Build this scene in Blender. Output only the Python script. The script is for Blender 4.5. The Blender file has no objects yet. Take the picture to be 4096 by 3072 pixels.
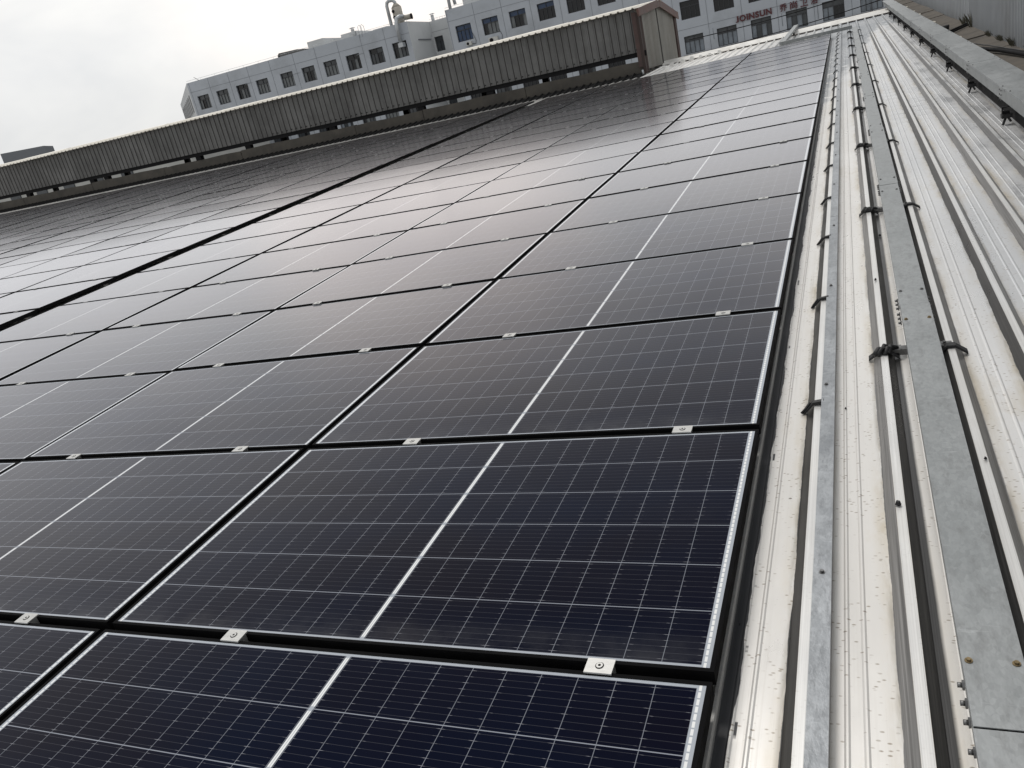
import bpy, math, random
from mathutils import Matrix, Vector
random.seed(7)
R = math.radians
SC = bpy.context.scene
COL = SC.collection

# ------------------------------------------------------------------ camera, sky, sun, exposure
PITCH = 0.058306                      # roof slope: the roof climbs towards +y
W4 = Matrix.Rotation(PITCH, 4, 'X')   # roof frame -> world
CAMR = Vector((0.334111, -1.216941, 1.220039))
wv = Vector((-1.11817316, -0.41996272, -0.18037687))
rot = Matrix.Rotation(-wv.length, 3, wv.normalized())   # columns = camera axes in roof frame
cam_d = bpy.data.cameras.new('camera'); cam = bpy.data.objects.new('camera', cam_d); COL.objects.link(cam)
cam_d.sensor_width = 36; cam_d.lens = 36 * 3166.22 / 4096
cam_d.clip_start = 0.05; cam_d.clip_end = 2000
cam.matrix_world = W4 @ Matrix.Translation(CAMR) @ rot.to_4x4()
SC.camera = cam
CAMW = cam.matrix_world.translation.copy()

SUN_AZ, SUN_EL = R(-42), R(64)
sun_d = bpy.data.lights.new('sun', 'SUN'); sun = bpy.data.objects.new('sun', sun_d); COL.objects.link(sun)
sun_d.energy = 1.5; sun_d.angle = R(18); sun_d.color = (1, .965, .92)
sdir = Vector((math.sin(SUN_AZ) * math.cos(SUN_EL), math.cos(SUN_AZ) * math.cos(SUN_EL), math.sin(SUN_EL)))
sun.rotation_euler = sdir.to_track_quat('Z', 'Y').to_euler()

world = bpy.data.worlds.new('World'); SC.world = world; world.use_nodes = True
wt = world.node_tree; wt.nodes.clear()
wo = wt.nodes.new('ShaderNodeOutputWorld'); bg = wt.nodes.new('ShaderNodeBackground')
sky = wt.nodes.new('ShaderNodeTexSky'); sky.sky_type = 'NISHITA'; sky.sun_disc = False
sky.sun_elevation = SUN_EL; sky.sun_rotation = SUN_AZ; sky.dust_density = 6; sky.air_density = 1.2
bg.inputs['Strength'].default_value = 0.1
tc = wt.nodes.new('ShaderNodeTexCoord'); sep = wt.nodes.new('ShaderNodeSeparateXYZ')
wt.links.new(tc.outputs['Generated'], sep.inputs[0])
ramp = wt.nodes.new('ShaderNodeValToRGB')          # overcast: brighter low down, greyer overhead
ramp.color_ramp.elements[0].position = 0.0; ramp.color_ramp.elements[0].color = (8.7, 8.75, 8.6, 1)
ramp.color_ramp.elements[1].position = 0.75; ramp.color_ramp.elements[1].color = (7.0, 7.15, 7.3, 1)
e = ramp.color_ramp.elements.new(0.14); e.color = (9.9, 9.9, 9.8, 1)
wt.links.new(sep.outputs[2], ramp.inputs[0])
def wnode(t, **k):
    n = wt.nodes.new(t)
    for a_, b_ in k.items(): setattr(n, a_, b_)
    return n
wmap = wnode('ShaderNodeMapping'); wmap.inputs['Scale'].default_value = (1, 1, 2.6); wt.links.new(tc.outputs['Generated'], wmap.inputs[0])
cn = wnode('ShaderNodeTexNoise'); cn.inputs['Scale'].default_value = 2.4; cn.inputs['Detail'].default_value = 5; cn.inputs['Roughness'].default_value = .55; cn.inputs['Distortion'].default_value = .4
wt.links.new(wmap.outputs[0], cn.inputs['Vector'])
cr = wnode('ShaderNodeValToRGB'); cr.color_ramp.elements[0].position = .34; cr.color_ramp.elements[0].color = (.80, .81, .83, 1)
cr.color_ramp.elements[1].position = .66; cr.color_ramp.elements[1].color = (1.10, 1.08, 1.05, 1)
wt.links.new(cn.outputs[0], cr.inputs[0])
cm = wnode('ShaderNodeMix', data_type='RGBA', blend_type='MULTIPLY'); cm.inputs[0].default_value = 1
wt.links.new(ramp.outputs[0], cm.inputs[6]); wt.links.new(cr.outputs[0], cm.inputs[7])
def glow(src, az, el, width, col):        # a thin spot in the cloud where the sky is brighter
    gdir = (math.sin(R(az)) * math.cos(R(el)), math.cos(R(az)) * math.cos(R(el)), math.sin(R(el)))
    nv = wnode('ShaderNodeVectorMath', operation='NORMALIZE'); wt.links.new(tc.outputs['Generated'], nv.inputs[0])
    dp = wnode('ShaderNodeVectorMath', operation='DOT_PRODUCT'); wt.links.new(nv.outputs[0], dp.inputs[0]); dp.inputs[1].default_value = gdir
    mr = wnode('ShaderNodeMapRange', interpolation_type='SMOOTHERSTEP'); mr.inputs['From Min'].default_value = math.cos(R(width)); mr.inputs['From Max'].default_value = 1.0
    wt.links.new(dp.outputs['Value'], mr.inputs[0])
    ad = wnode('ShaderNodeMix', data_type='RGBA', blend_type='ADD'); wt.links.new(mr.outputs[0], ad.inputs[0]); wt.links.new(src, ad.inputs[6]); ad.inputs[7].default_value = col + (1,)
    return ad.outputs[2]
sky_col = glow(cm.outputs[2], -30, 14, 15, (2.3, 1.55, 1.10))
sky_col = glow(sky_col, -44, 10, 24, (.7, .7, .68))
mx = wt.nodes.new('ShaderNodeMix'); mx.data_type = 'RGBA'; mx.inputs[0].default_value = 0.93
wt.links.new(sky.outputs[0], mx.inputs[6]); wt.links.new(sky_col, mx.inputs[7])
wt.links.new(mx.outputs[2], bg.inputs[0]); wt.links.new(bg.outputs[0], wo.inputs[0])
SC.view_settings.view_transform = 'Standard'; SC.view_settings.look = 'None'
SC.view_settings.exposure = 0.0; SC.view_settings.gamma = 1
try: SC.view_settings.use_curve_mapping = False
except Exception: pass
SC.cycles.max_bounces = 6

# ------------------------------------------------------------------ helpers
class MB:
    def __init__(s): s.v = []; s.f = []; s.m = []; s.sm = []
    def quad(s, pts, m=0, smooth=False):
        n = len(s.v); s.v += [tuple(p) for p in pts]; s.f.append(tuple(range(n, n + len(pts)))); s.m.append(m); s.sm.append(smooth); return s
    def hexa(s, b, t, m=0):      # b, t: four corners each, counter-clockwise from above
        n = len(s.v); s.v += [tuple(p) for p in b] + [tuple(p) for p in t]
        for q in ((3, 2, 1, 0), (4, 5, 6, 7), (0, 1, 5, 4), (1, 2, 6, 5), (2, 3, 7, 6), (3, 0, 4, 7)):
            s.f.append(tuple(n + i for i in q)); s.m.append(m); s.sm.append(False)
        return s
    def box(s, x0, x1, y0, y1, z0, z1, m=0):
        return s.hexa([(x0, y0, z0), (x1, y0, z0), (x1, y1, z0), (x0, y1, z0)], [(x0, y0, z1), (x1, y0, z1), (x1, y1, z1), (x0, y1, z1)], m)
    def extr(s, poly, axis, a, b, m=0, warp=None):    # polygon (2-D) extruded along an axis
        def P(p, t):
            return {'y': (p[0], t, p[1]), 'x': (t, p[0], p[1]), 'z': (p[0], p[1], t)}[axis]
        n = len(s.v); k = len(poly); s.v += [P(p, a) for p in poly] + [P(p, b) for p in poly]
        for i in range(k):
            j = (i + 1) % k; s.f.append((n + i, n + j, n + k + j, n + k + i)); s.m.append(m); s.sm.append(False)
        s.f.append(tuple(n + i for i in range(k))[::-1]); s.f.append(tuple(n + k + i for i in range(k))); s.m += [m, m]; s.sm += [False, False]
        return s
    def tube(s, path, r, n=8, m=0, cap=True, smooth=True):
        path = [Vector(p) for p in path]; rs = r if isinstance(r, (list, tuple)) else [r] * len(path); base = len(s.v); prev = None
        for i, p in enumerate(path):
            d = (path[min(i + 1, len(path) - 1)] - path[max(i - 1, 0)]).normalized()
            u = d.orthogonal().normalized() if prev is None else (prev - d * prev.dot(d)).normalized()
            prev = u; w = d.cross(u)
            for k in range(n):
                a = 2 * math.pi * k / n; s.v.append(tuple(p + (u * math.cos(a) + w * math.sin(a)) * rs[i]))
        for i in range(len(path) - 1):
            for k in range(n):
                a = base + i * n + k; b = base + i * n + (k + 1) % n
                s.f.append((a, b, b + n, a + n)); s.m.append(m); s.sm.append(smooth)
        if cap:
            s.f.append(tuple(base + k for k in range(n))[::-1]); s.f.append(tuple(base + (len(path) - 1) * n + k for k in range(n))); s.m += [m, m]; s.sm += [False, False]
        return s
    def map(s, fn): s.v = [tuple(fn(*p)) for p in s.v]; return s
    def mesh(s, name, mats):
        me = bpy.data.meshes.new(name); me.from_pydata(s.v, [], s.f)
        for mt in (mats if isinstance(mats, (list, tuple)) else [mats]): me.materials.append(mt)
        me.polygons.foreach_set('material_index', s.m); me.polygons.foreach_set('use_smooth', s.sm); me.update(); return me

def link(name, me, parent=None, mat=None):
    o = bpy.data.objects.new(name, me); COL.objects.link(o)
    if parent is not None: o.parent = parent
    if mat is not None: o.matrix_world = mat
    return o
def part(name, mb, mats, parent, label=None):
    o = link(name, mb.mesh(name, mats), parent)
    if label: o['label'] = label
    return o
def tag(o, label, cat, group=None):
    o['label'] = label; o['category'] = cat
    if group: o['group'] = group
    return o
def struct(o): o['kind'] = 'structure'; return o
def thing(name, label, cat, mat=None, group=None):
    o = bpy.data.objects.new(name, None); COL.objects.link(o); o.empty_display_size = .1
    if mat is not None: o.matrix_world = mat
    return tag(o, label, cat, group)
def RT(x, y, z, ry=0.0, rx=0.0): return W4 @ Matrix.Translation((x, y, z)) @ Matrix.Rotation(ry, 4, 'Y') @ Matrix.Rotation(rx, 4, 'X')
def copy_tree(src, mat):
    r = src.copy(); COL.objects.link(r); r.matrix_world = mat
    for ch in src.children:
        c = ch.copy(); COL.objects.link(c); c.parent = r
        for g in ch.children:
            d = g.copy(); COL.objects.link(d); d.parent = c
    return r
ORD = ['nearest', 'second', 'third', 'fourth', 'fifth', 'sixth', 'seventh', 'eighth', 'ninth', 'tenth', 'eleventh', 'twelfth', 'thirteenth',
       'fourteenth', 'fifteenth', 'sixteenth', 'seventeenth', 'eighteenth', 'nineteenth', 'twentieth', 'twenty-first', 'twenty-second']
def warp(x):                        # the roof rises slowly to the left
    t = max(0.0, -x - 3.9); return .0138 * t + .00019 * t * t
def wslope(x):
    t = max(0.0, -x - 3.9); return (.0138 + .00038 * t) if t > 0 else 0.0

# ------------------------------------------------------------------ materials
class NT:
    def __init__(s, name):
        s.mat = bpy.data.materials.new(name); s.mat.use_nodes = True; s.t = s.mat.node_tree; s.t.nodes.clear()
        s.out = s.t.nodes.new('ShaderNodeOutputMaterial')
    def n(s, typ, **kw):
        nd = s.t.nodes.new(typ)
        for k, v in kw.items(): setattr(nd, k, v)
        return nd
    def put(s, sock, v):
        if isinstance(v, bpy.types.NodeSocket): s.t.links.new(v, sock)
        else: sock.default_value = v
    def m(s, op, a, b=None, c=None, clamp=False):
        nd = s.n('ShaderNodeMath', operation=op); nd.use_clamp = clamp
        s.put(nd.inputs[0], a)
        if b is not None: s.put(nd.inputs[1], b)
        if c is not None: s.put(nd.inputs[2], c)
        return nd.outputs[0]
    def step(s, a, b, w=None):       # 1 where a < b (soft width w)
        if w is None: return s.m('LESS_THAN', a, b)
        return s.rng(a, (b + w), (b - w))
    def rng(s, v, f0, f1, t0=0.0, t1=1.0):
        nd = s.n('ShaderNodeMapRange'); s.put(nd.inputs[0], v)
        for i, q in enumerate((f0, f1, t0, t1)): s.put(nd.inputs[1 + i], q)
        return nd.outputs[0]
    def mix(s, f, a, b, mode='MIX'):
        nd = s.n('ShaderNodeMix', data_type='RGBA', blend_type=mode); s.put(nd.inputs[0], f)
        for sk, q in ((nd.inputs[6], a), (nd.inputs[7], b)):
            if isinstance(q, tuple) and len(q) == 3: q = q + (1,)
            s.put(sk, q)
        return nd.outputs[2]
    def coords(s, which='Object'):
        t = s.n('ShaderNodeTexCoord'); return t.outputs[which]
    def xyz(s, vec):
        q = s.n('ShaderNodeSeparateXYZ'); s.put(q.inputs[0], vec); return q.outputs
    def scaled(s, vec, sc, loc=(0, 0, 0)):
        q = s.n('ShaderNodeMapping'); s.put(q.inputs[0], vec); q.inputs['Scale'].default_value = sc; q.inputs['Location'].default_value = loc; return q.outputs[0]
    def noise(s, vec, scale, detail=3, rough=.55, dim='3D'):
        q = s.n('ShaderNodeTexNoise'); s.put(q.inputs['Vector'], vec); q.inputs['Scale'].default_value = scale
        q.inputs['Detail'].default_value = detail; q.inputs['Roughness'].default_value = rough; return q.outputs[0]
    def bump(s, h, strength=.3, dist=.01):
        q = s.n('ShaderNodeBump'); s.put(q.inputs['Height'], h); q.inputs['Strength'].default_value = strength; q.inputs['Distance'].default_value = dist; return q.outputs[0]
    def pbr(s, color, rough=.5, metal=0.0, normal=None, spec=.5):
        q = s.n('ShaderNodeBsdfPrincipled')
        if isinstance(color, tuple) and len(color) == 3: color = color + (1,)
        s.put(q.inputs['Base Color'], color); s.put(q.inputs['Roughness'], rough); s.put(q.inputs['Metallic'], metal)
        s.put(q.inputs['Specular IOR Level'], spec)
        if normal is not None: s.put(q.inputs['Normal'], normal)
        return q.outputs[0]
    def done(s, sh): s.t.links.new(sh, s.out.inputs[0]); return s.mat

def simple(name, col, rough=.6, metal=0.0, var=.25, scale=6.0, spec=.5, stretch=(1, 1, 1), bump=0.0, dirt=None, dirt_amt=.4):
    g = NT(name); co = g.scaled(g.coords(), stretch); n1 = g.noise(co, scale, 5, .6)
    f = g.rng(n1, .3, .7); lo = tuple(c * (1 - var) for c in col); hi = tuple(min(1, c * (1 + var)) for c in col)
    c = g.mix(f, lo, hi)
    if dirt:
        n2 = g.noise(co, scale * .37, 6, .7); c = g.mix(g.m('MULTIPLY', g.rng(n2, .5, .7), dirt_amt), c, dirt)
    nm = g.bump(n1, bump, .01) if bump else None
    return g.done(g.pbr(c, g.rng(n1, .3, .7, rough * .85, min(1, rough * 1.15)), metal, nm, spec))

# solar cells: 2 x 10 half cells by 6, white gaps, fine busbars, a fresnel glass on top
def make_cells():
    g = NT('solar_cells'); co = g.coords(); X, Y, Z = g.xyz(co)
    ax = g.m('ABSOLUTE', X)
    px, py = .0841, .1662
    fx = g.m('FRACT', g.m('DIVIDE', g.m('SUBTRACT', ax, .0085), px))
    dx = g.m('MULTIPLY', g.m('MINIMUM', fx, g.m('SUBTRACT', 1.0, fx)), px)
    fy = g.m('FRACT', g.m('DIVIDE', g.m('ADD', Y, 3 * py), py))
    dy = g.m('MULTIPLY', g.m('MINIMUM', fy, g.m('SUBTRACT', 1.0, fy)), py)
    lx = g.rng(dx, .0010, .0005); ly = g.rng(dy, .0016, .0009)
    bx = g.rng(ax, .8490, .8498); by = g.rng(g.m('ABSOLUTE', Y), .4982, .4990); cx = g.rng(ax, .0066, .0058)
    edge = g.m('MAXIMUM', g.m('MAXIMUM', bx, by), cx)
    # busbars
    bpitch = py / 9
    fb = g.m('FRACT', g.m('ADD', g.m('DIVIDE', g.m('ADD', Y, 3 * py), bpitch), .5))
    db = g.m('MULTIPLY', g.m('MINIMUM', fb, g.m('SUBTRACT', 1.0, fb)), bpitch)
    bus = g.rng(db, .0007, .0003)
    pad = g.m('MULTIPLY', g.rng(dx, .014, .006), g.rng(g.noise(g.scaled(co, (60, 60, 1)), 1.0, 1), .45, .6))
    bus = g.m('MULTIPLY', bus, g.m('ADD', .075, g.m('MULTIPLY', pad, .40)))
    oi = g.n('ShaderNodeObjectInfo')
    tone = g.noise(g.scaled(co, (1.2, 2.0, 1)), 1.0, 2)
    wn = g.n('ShaderNodeTexWhiteNoise', noise_dimensions='2D')
    cv = g.n('ShaderNodeCombineXYZ'); g.put(cv.inputs[0], g.m('FLOOR', g.m('DIVIDE', g.m('ADD', X, 5 * .168), px * 1.0))); g.put(cv.inputs[1], g.m('ADD', g.m('FLOOR', g.m('DIVIDE', g.m('ADD', Y, 3 * py), py)), g.m('MULTIPLY', oi.outputs['Random'], 37.0)))
    g.put(wn.inputs['Vector'], cv.outputs[0])
    cell = g.mix(g.rng(tone, .35, .65), (.0026, .0062, .0200), (.0062, .0056, .0115))
    cell = g.mix(g.m('MULTIPLY', wn.outputs[0], .35), cell, (.003, .004, .012)); cell = g.mix(g.m('MULTIPLY', oi.outputs['Random'], .55), cell, (.0035, .0042, .0105))
    c = g.mix(bus, cell, (.55, .56, .6))
    c = g.mix(g.m('MAXIMUM', g.m('MULTIPLY', lx, .72), ly), c, (.27, .29, .33))
    rib_x = g.m('MULTIPLY', g.rng(g.m('ABSOLUTE', g.m('SUBTRACT', ax, .8565)), .0032, .0026), g.rng(db, .0012, .0024))
    rib_c = g.m('MULTIPLY', g.rng(g.m('ABSOLUTE', g.m('SUBTRACT', ax, .0030)), .0024, .0018), g.rng(dy, .006, .008))
    ecol = g.mix(g.m('MAXIMUM', rib_x, rib_c), (.40, .43, .47), (.80, .81, .80))
    c = g.mix(edge, c, ecol)
    # dust: faint film towards the lower edge of every module, a few spots
    cv0 = g.n('ShaderNodeVectorMath', operation='ADD'); g.put(cv0.inputs[0], co); cc0 = g.n('ShaderNodeCombineXYZ'); g.put(cc0.inputs[1], g.m('MULTIPLY', oi.outputs['Random'], 31.0)); g.put(cc0.inputs[2], g.m('MULTIPLY', oi.outputs['Random'], 17.0)); g.put(cv0.inputs[1], cc0.outputs[0]); cvd = cv0.outputs[0]
    dn = g.noise(g.scaled(cvd, (6, 9, 1)), 1.0, 4, .7)
    film = g.m('MULTIPLY', g.rng(Y, -.40, -.515), g.rng(dn, .35, .75)); film = g.m('MULTIPLY', film, g.m('ADD', .06, g.m('MULTIPLY', oi.outputs['Random'], .20))); mk = g.noise(g.scaled(cvd, (2.2, 5, 1)), 1.0, 5, .7); film = g.m('ADD', film, g.m('MULTIPLY', g.rng(mk, .58, .70), .010))
    sp = g.n('ShaderNodeTexVoronoi'); sp.inputs['Scale'].default_value = 9; cvec = g.n('ShaderNodeVectorMath', operation='ADD')
    g.put(cvec.inputs[0], co); cc = g.n('ShaderNodeCombineXYZ'); g.put(cc.inputs[0], g.m('MULTIPLY', oi.outputs['Random'], 50.0)); g.put(cvec.inputs[1], cc.outputs[0])
    g.put(sp.inputs['Vector'], cvec.outputs[0])
    spot = g.m('MULTIPLY', g.rng(sp.outputs['Distance'], .055, .03), g.rng(g.noise(cvec.outputs[0], 3.1, 2), .56, .62))
    c = g.mix(g.m('ADD', film, g.m('MULTIPLY', spot, .22)), c, (.30, .30, .30))
    base = g.n('ShaderNodeBsdfDiffuse'); g.put(base.inputs[0], c)
    wav = g.noise(g.scaled(co, (3, 3, 1)), 1.0, 2)
    nm = g.bump(wav, .03, .01)
    gl = g.n('ShaderNodeBsdfGlossy'); g.put(gl.inputs['Roughness'], .13); gl.inputs['Color'].default_value = (.95, .945, .975, 1); g.put(gl.inputs['Normal'], nm)
    geo = g.n('ShaderNodeNewGeometry'); dt = g.n('ShaderNodeVectorMath', operation='DOT_PRODUCT'); g.put(dt.inputs[0], geo.outputs['Incoming']); g.put(dt.inputs[1], geo.outputs['Normal'])
    fr = g.m('POWER', g.m('SUBTRACT', 1.0, g.m('ABSOLUTE', dt.outputs['Value'])), 5.7); fr = g.m('ADD', .0008, g.m('MULTIPLY', fr, 1.50)); fr = g.m('MINIMUM', fr, .86)
    ms = g.n('ShaderNodeMixShader'); g.put(ms.inputs[0], fr); g.put(ms.inputs[1], base.outputs[0]); g.put(ms.inputs[2], gl.outputs[0])
    return g.done(ms.outputs[0])
M_CELL = make_cells()
M_FRAME = simple('black_anodised', (.0050, .0050, .0055), .8, .0, .3, 20, spec=.06)
M_ALU = simple('mill_aluminium', (.50, .50, .485), .42, .45, .12, 30, stretch=(1, 12, 1))
M_STEEL = simple('grey_steel_bolt', (.18, .18, .18), .45, .8, .3, 40)
M_HOLE = simple('dark_hole', (.01, .01, .01), .8, 0, .1)

# roof sheet
RX0, RP = .160, .2176
def make_roof():
    g = NT('roof_sheet_metal'); co = g.coords(); X, Y, Z = g.xyz(co)
    q = g.m('ADD', g.m('DIVIDE', g.m('SUBTRACT', X, RX0), RP), .5)
    cell = g.m('FLOOR', q); u = g.m('MULTIPLY', g.m('SUBTRACT', g.m('FRACT', q), .5), RP)
    rag = g.m('MULTIPLY', g.m('SUBTRACT', g.noise(g.scaled(co, (9, 3.2, 1)), 1.0, 5, .7), .5), .016)
    wn = g.n('ShaderNodeTexWhiteNoise', noise_dimensions='1D'); g.put(wn.inputs['W'], cell)
    ur = g.m('ADD', u, rag)
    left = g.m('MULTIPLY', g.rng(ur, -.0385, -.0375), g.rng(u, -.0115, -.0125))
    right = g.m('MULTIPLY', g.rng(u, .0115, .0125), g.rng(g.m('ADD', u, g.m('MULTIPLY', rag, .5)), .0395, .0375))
    # coat: cream near, cooler and cleaner towards the right side
    big = g.noise(g.scaled(co, (1.3, .5, 1)), 1.0, 4, .6)
    cream = g.mix(g.rng(big, .35, .65), (.73, .71, .675), (.83, .815, .785))
    cool = g.mix(g.rng(big, .35, .65), (.64, .65, .66), (.74, .745, .75))
    pan = g.mix(g.rng(g.m('ADD', X, g.m('MULTIPLY', Y, .05)), .55, .95), cream, cool)
    st = g.noise(g.scaled(co, (3.0, 1.1, 1)), 1.0, 6, .75)
    pan = g.mix(g.m('MULTIPLY', g.rng(st, .56, .72), .38), pan, (.50, .44, .33))
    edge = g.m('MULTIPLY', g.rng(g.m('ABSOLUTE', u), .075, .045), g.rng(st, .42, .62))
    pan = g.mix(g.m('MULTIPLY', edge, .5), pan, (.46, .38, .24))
    ro = g.noise(g.scaled(co, (70, .9, 1)), 1.0, 4, .7); pan = g.mix(g.m('MULTIPLY', g.m('MULTIPLY', g.rng(ro, .52, .68), g.rng(big, .35, .6)), .30), pan, (.42, .39, .34))
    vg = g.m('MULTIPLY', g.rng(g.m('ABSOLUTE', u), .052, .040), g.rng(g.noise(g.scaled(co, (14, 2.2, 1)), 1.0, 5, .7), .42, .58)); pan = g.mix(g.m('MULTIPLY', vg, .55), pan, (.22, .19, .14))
    # specks, short and lying across the pan
    v = g.n('ShaderNodeTexVoronoi'); v.inputs['Scale'].default_value = 1; g.put(v.inputs['Vector'], g.scaled(co, (46, 92, 1)))
    spk = g.m('MULTIPLY', g.rng(v.outputs['Distance'], .26, .12), g.rng(g.noise(g.scaled(co, (9, 6, 1)), 1.0, 4, .7), .44, .56))
    pan = g.mix(g.m('MULTIPLY', spk, .72), pan, (.20, .15, .09))
    v2 = g.n('ShaderNodeTexVoronoi'); v2.inputs['Scale'].default_value = 1; g.put(v2.inputs['Vector'], g.scaled(co, (9, 12, 1), (3.3, 1.7, 0)))
    spk2 = g.m('MULTIPLY', g.rng(v2.outputs['Distance'], .060, .040), g.rng(g.noise(g.scaled(co, (2, 2, 1)), 1.0, 2), .52, .56))
    pan = g.mix(g.m('MULTIPLY', spk2, .85), pan, (.10, .08, .06))
    # dark reflection of the module edge painted as a strip, wavy border and islands
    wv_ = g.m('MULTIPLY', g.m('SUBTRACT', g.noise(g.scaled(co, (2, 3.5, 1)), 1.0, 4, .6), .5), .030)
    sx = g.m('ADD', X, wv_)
    edge_refl = g.m('MULTIPLY', g.rng(X, -.016, -.014), g.rng(sx, .0275, .0265))
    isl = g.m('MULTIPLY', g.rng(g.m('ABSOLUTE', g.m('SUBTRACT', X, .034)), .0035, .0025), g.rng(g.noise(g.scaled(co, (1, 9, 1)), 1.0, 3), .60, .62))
    edge_refl = g.m('MAXIMUM', edge_refl, isl)
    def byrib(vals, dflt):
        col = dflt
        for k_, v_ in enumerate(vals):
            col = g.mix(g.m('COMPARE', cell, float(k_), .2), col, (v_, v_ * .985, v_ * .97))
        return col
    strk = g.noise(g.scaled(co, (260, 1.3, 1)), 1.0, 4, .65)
    lcol = byrib((.022, .17, .05, .032, .11, .05, .10), (.5, .5, .48))  # third rib's dark value takes in the tray's shadow
    rcol = byrib((.10, .048, .15, .19, .25, .17, .2), (.62, .61, .59))  # flank greys; the second rib's is darkened for its shadow
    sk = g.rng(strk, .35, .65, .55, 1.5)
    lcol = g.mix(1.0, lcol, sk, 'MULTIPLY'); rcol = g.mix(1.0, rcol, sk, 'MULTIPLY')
    wide = g.m('MULTIPLY', g.m('COMPARE', cell, 1.0, .2), g.m('MULTIPLY', g.rng(u, .034, .036), g.rng(g.m('ADD', u, g.m('MULTIPLY', rag, .4)), .058, .050)))  # rib shadow painted onto the pan beside the second rib
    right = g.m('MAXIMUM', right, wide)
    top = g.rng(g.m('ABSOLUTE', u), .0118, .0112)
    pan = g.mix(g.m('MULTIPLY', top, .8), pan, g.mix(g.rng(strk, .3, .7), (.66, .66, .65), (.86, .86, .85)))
    seamy = g.m('MULTIPLY', g.rng(g.m('ABSOLUTE', g.m('SUBTRACT', g.m('ABSOLUTE', u), .0095)), .0012, .0005), g.rng(strk, .45, .6)); pan = g.mix(g.m('MULTIPLY', seamy, .5), pan, (.25, .25, .25))
    lane = g.m('MULTIPLY', g.rng(X, 1.10, 1.13), g.rng(X, 1.42, 1.40)); st3 = g.noise(g.scaled(co, (5, 1.8, 1)), 1.0, 4, .6)
    pan = g.mix(g.m('MULTIPLY', lane, g.m('MULTIPLY', g.rng(st3, .36, .56), .6)), pan, (.45, .455, .46)); pan = g.mix(g.m('MULTIPLY', lane, g.m('MULTIPLY', g.rng(st3, .56, .64), .6)), pan, (.26, .265, .27))
    c = g.mix(left, pan, lcol); c = g.mix(right, c, rcol); c = g.mix(edge_refl, c, (.030, .032, .036))
    # grey-blue tone on the upper part of the slope
    lim = g.m('ADD', 8.4, g.m('MULTIPLY', g.m('MAXIMUM', X, 0.0), 12.0))
    upslope = g.m('MULTIPLY', g.rng(g.m('SUBTRACT', g.m('ADD', Y, g.m('MULTIPLY', g.m('SUBTRACT', big, .5), 7.0)), lim), 0.0, 1.2), g.rng(X, -.2, .0))
    dash = g.noise(g.scaled(co, (9, 5.5, 1)), 1.0, 3, .6)
    nb = g.m('SUBTRACT', 1.0, g.m('MULTIPLY', g.rng(dash, .56, .60), g.rng(Y, 19.0, 12.0)))
    farb = g.m('MULTIPLY', g.rng(X, -.7, -1.3), g.rng(X, -4.6, -3.6)); farb = g.m('MULTIPLY', farb, 0.0)
    upslope = g.m('MAXIMUM', upslope, g.m('MULTIPLY', g.m('MULTIPLY', g.rng(Y, 20.2, 20.6), g.rng(X, -2.2, -1.2)), g.rng(dash, .42, .52)))
    c = g.mix(g.m('MULTIPLY', g.m('MULTIPLY', upslope, nb), .88), c, g.mix(g.rng(big, .4, .6), (.17, .195, .22), (.27, .29, .31)))
    rip = g.m('FRACT', g.m('DIVIDE', g.m('ADD', Y, g.m('MULTIPLY', g.noise(g.scaled(co, (2.5, 2.0, 1)), 1.0, 2), .22)), .27))
    ripl = g.rng(g.m('ABSOLUTE', g.m('SUBTRACT', rip, .5)), .16, .02)
    ripm = g.m('MULTIPLY', g.m('MULTIPLY', g.rng(Y, 6.5, 8.5), g.rng(Y, 19.0, 16.0)), g.m('MULTIPLY', g.rng(X, .42, .46), g.rng(X, 1.02, .98)))
    ripm = g.m('MULTIPLY', ripm, g.rng(g.m('ABSOLUTE', u), .040, .048))
    h = g.m('ADD', g.m('MULTIPLY', g.m('MULTIPLY', ripl, ripm), 12.0), g.noise(g.scaled(co, (4, 2, 1)), 1.0, 3))
    nm = g.bump(h, .22, .008)
    return g.done(g.pbr(c, g.rng(st, .3, .7, .24, .42), g.m('MULTIPLY', g.m('SUBTRACT', 1.0, g.m('MAXIMUM', left, edge_refl)), .35), nm, .5))
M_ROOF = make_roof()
M_CREAM = simple('white_coated_sheet', (.72, .71, .68), .4, .1, .12, 3, dirt=(.35, .30, .22), dirt_amt=.5)
M_VROOF = simple('vent_roof_sheet', (.74, .71, .64), .5, .1, .12, 2, dirt=(.36, .32, .25), dirt_amt=.5)
def make_fascia():
    g = NT('weathered_fascia_sheet'); co = g.coords(); X, Y, Z = g.xyz(co)
    wn = g.n('ShaderNodeTexWhiteNoise', noise_dimensions='1D'); g.put(wn.inputs['W'], g.m('FLOOR', g.m('DIVIDE', X, .82)))
    n1 = g.noise(g.scaled(co, (1.1, 1, .9)), 1.0, 5, .65); n2 = g.noise(g.scaled(co, (9, 1, .8)), 1.0, 4, .6); n3 = g.noise(g.scaled(co, (3.5, 1, 2.5)), 1.0, 6, .7)
    c = g.mix(g.rng(n1, .3, .7), (.082, .082, .081), (.155, .155, .152))
    c = g.mix(g.m('MULTIPLY', g.rng(n2, .5, .7), .45), c, (.045, .043, .040))
    c = g.mix(g.m('MULTIPLY', g.rng(n3, .58, .70), .25), c, (.16, .157, .15))
    c = g.mix(1.0, c, g.rng(wn.outputs[0], 0.0, 1.0, .93, 1.06), 'MULTIPLY')
    return g.done(g.pbr(c, .62, .05, g.bump(n3, .3, .01), .3))
M_FASCIA = make_fascia()
M_FASCL = simple('fascia_dark', (.035, .033, .031), .6, .1, .2)
M_GABLE = simple('beige_gable_sheet', (.23, .225, .205), .6, .05, .2, 2.5, stretch=(1, 1, .3), dirt=(.14, .12, .10), dirt_amt=.6)
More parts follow.
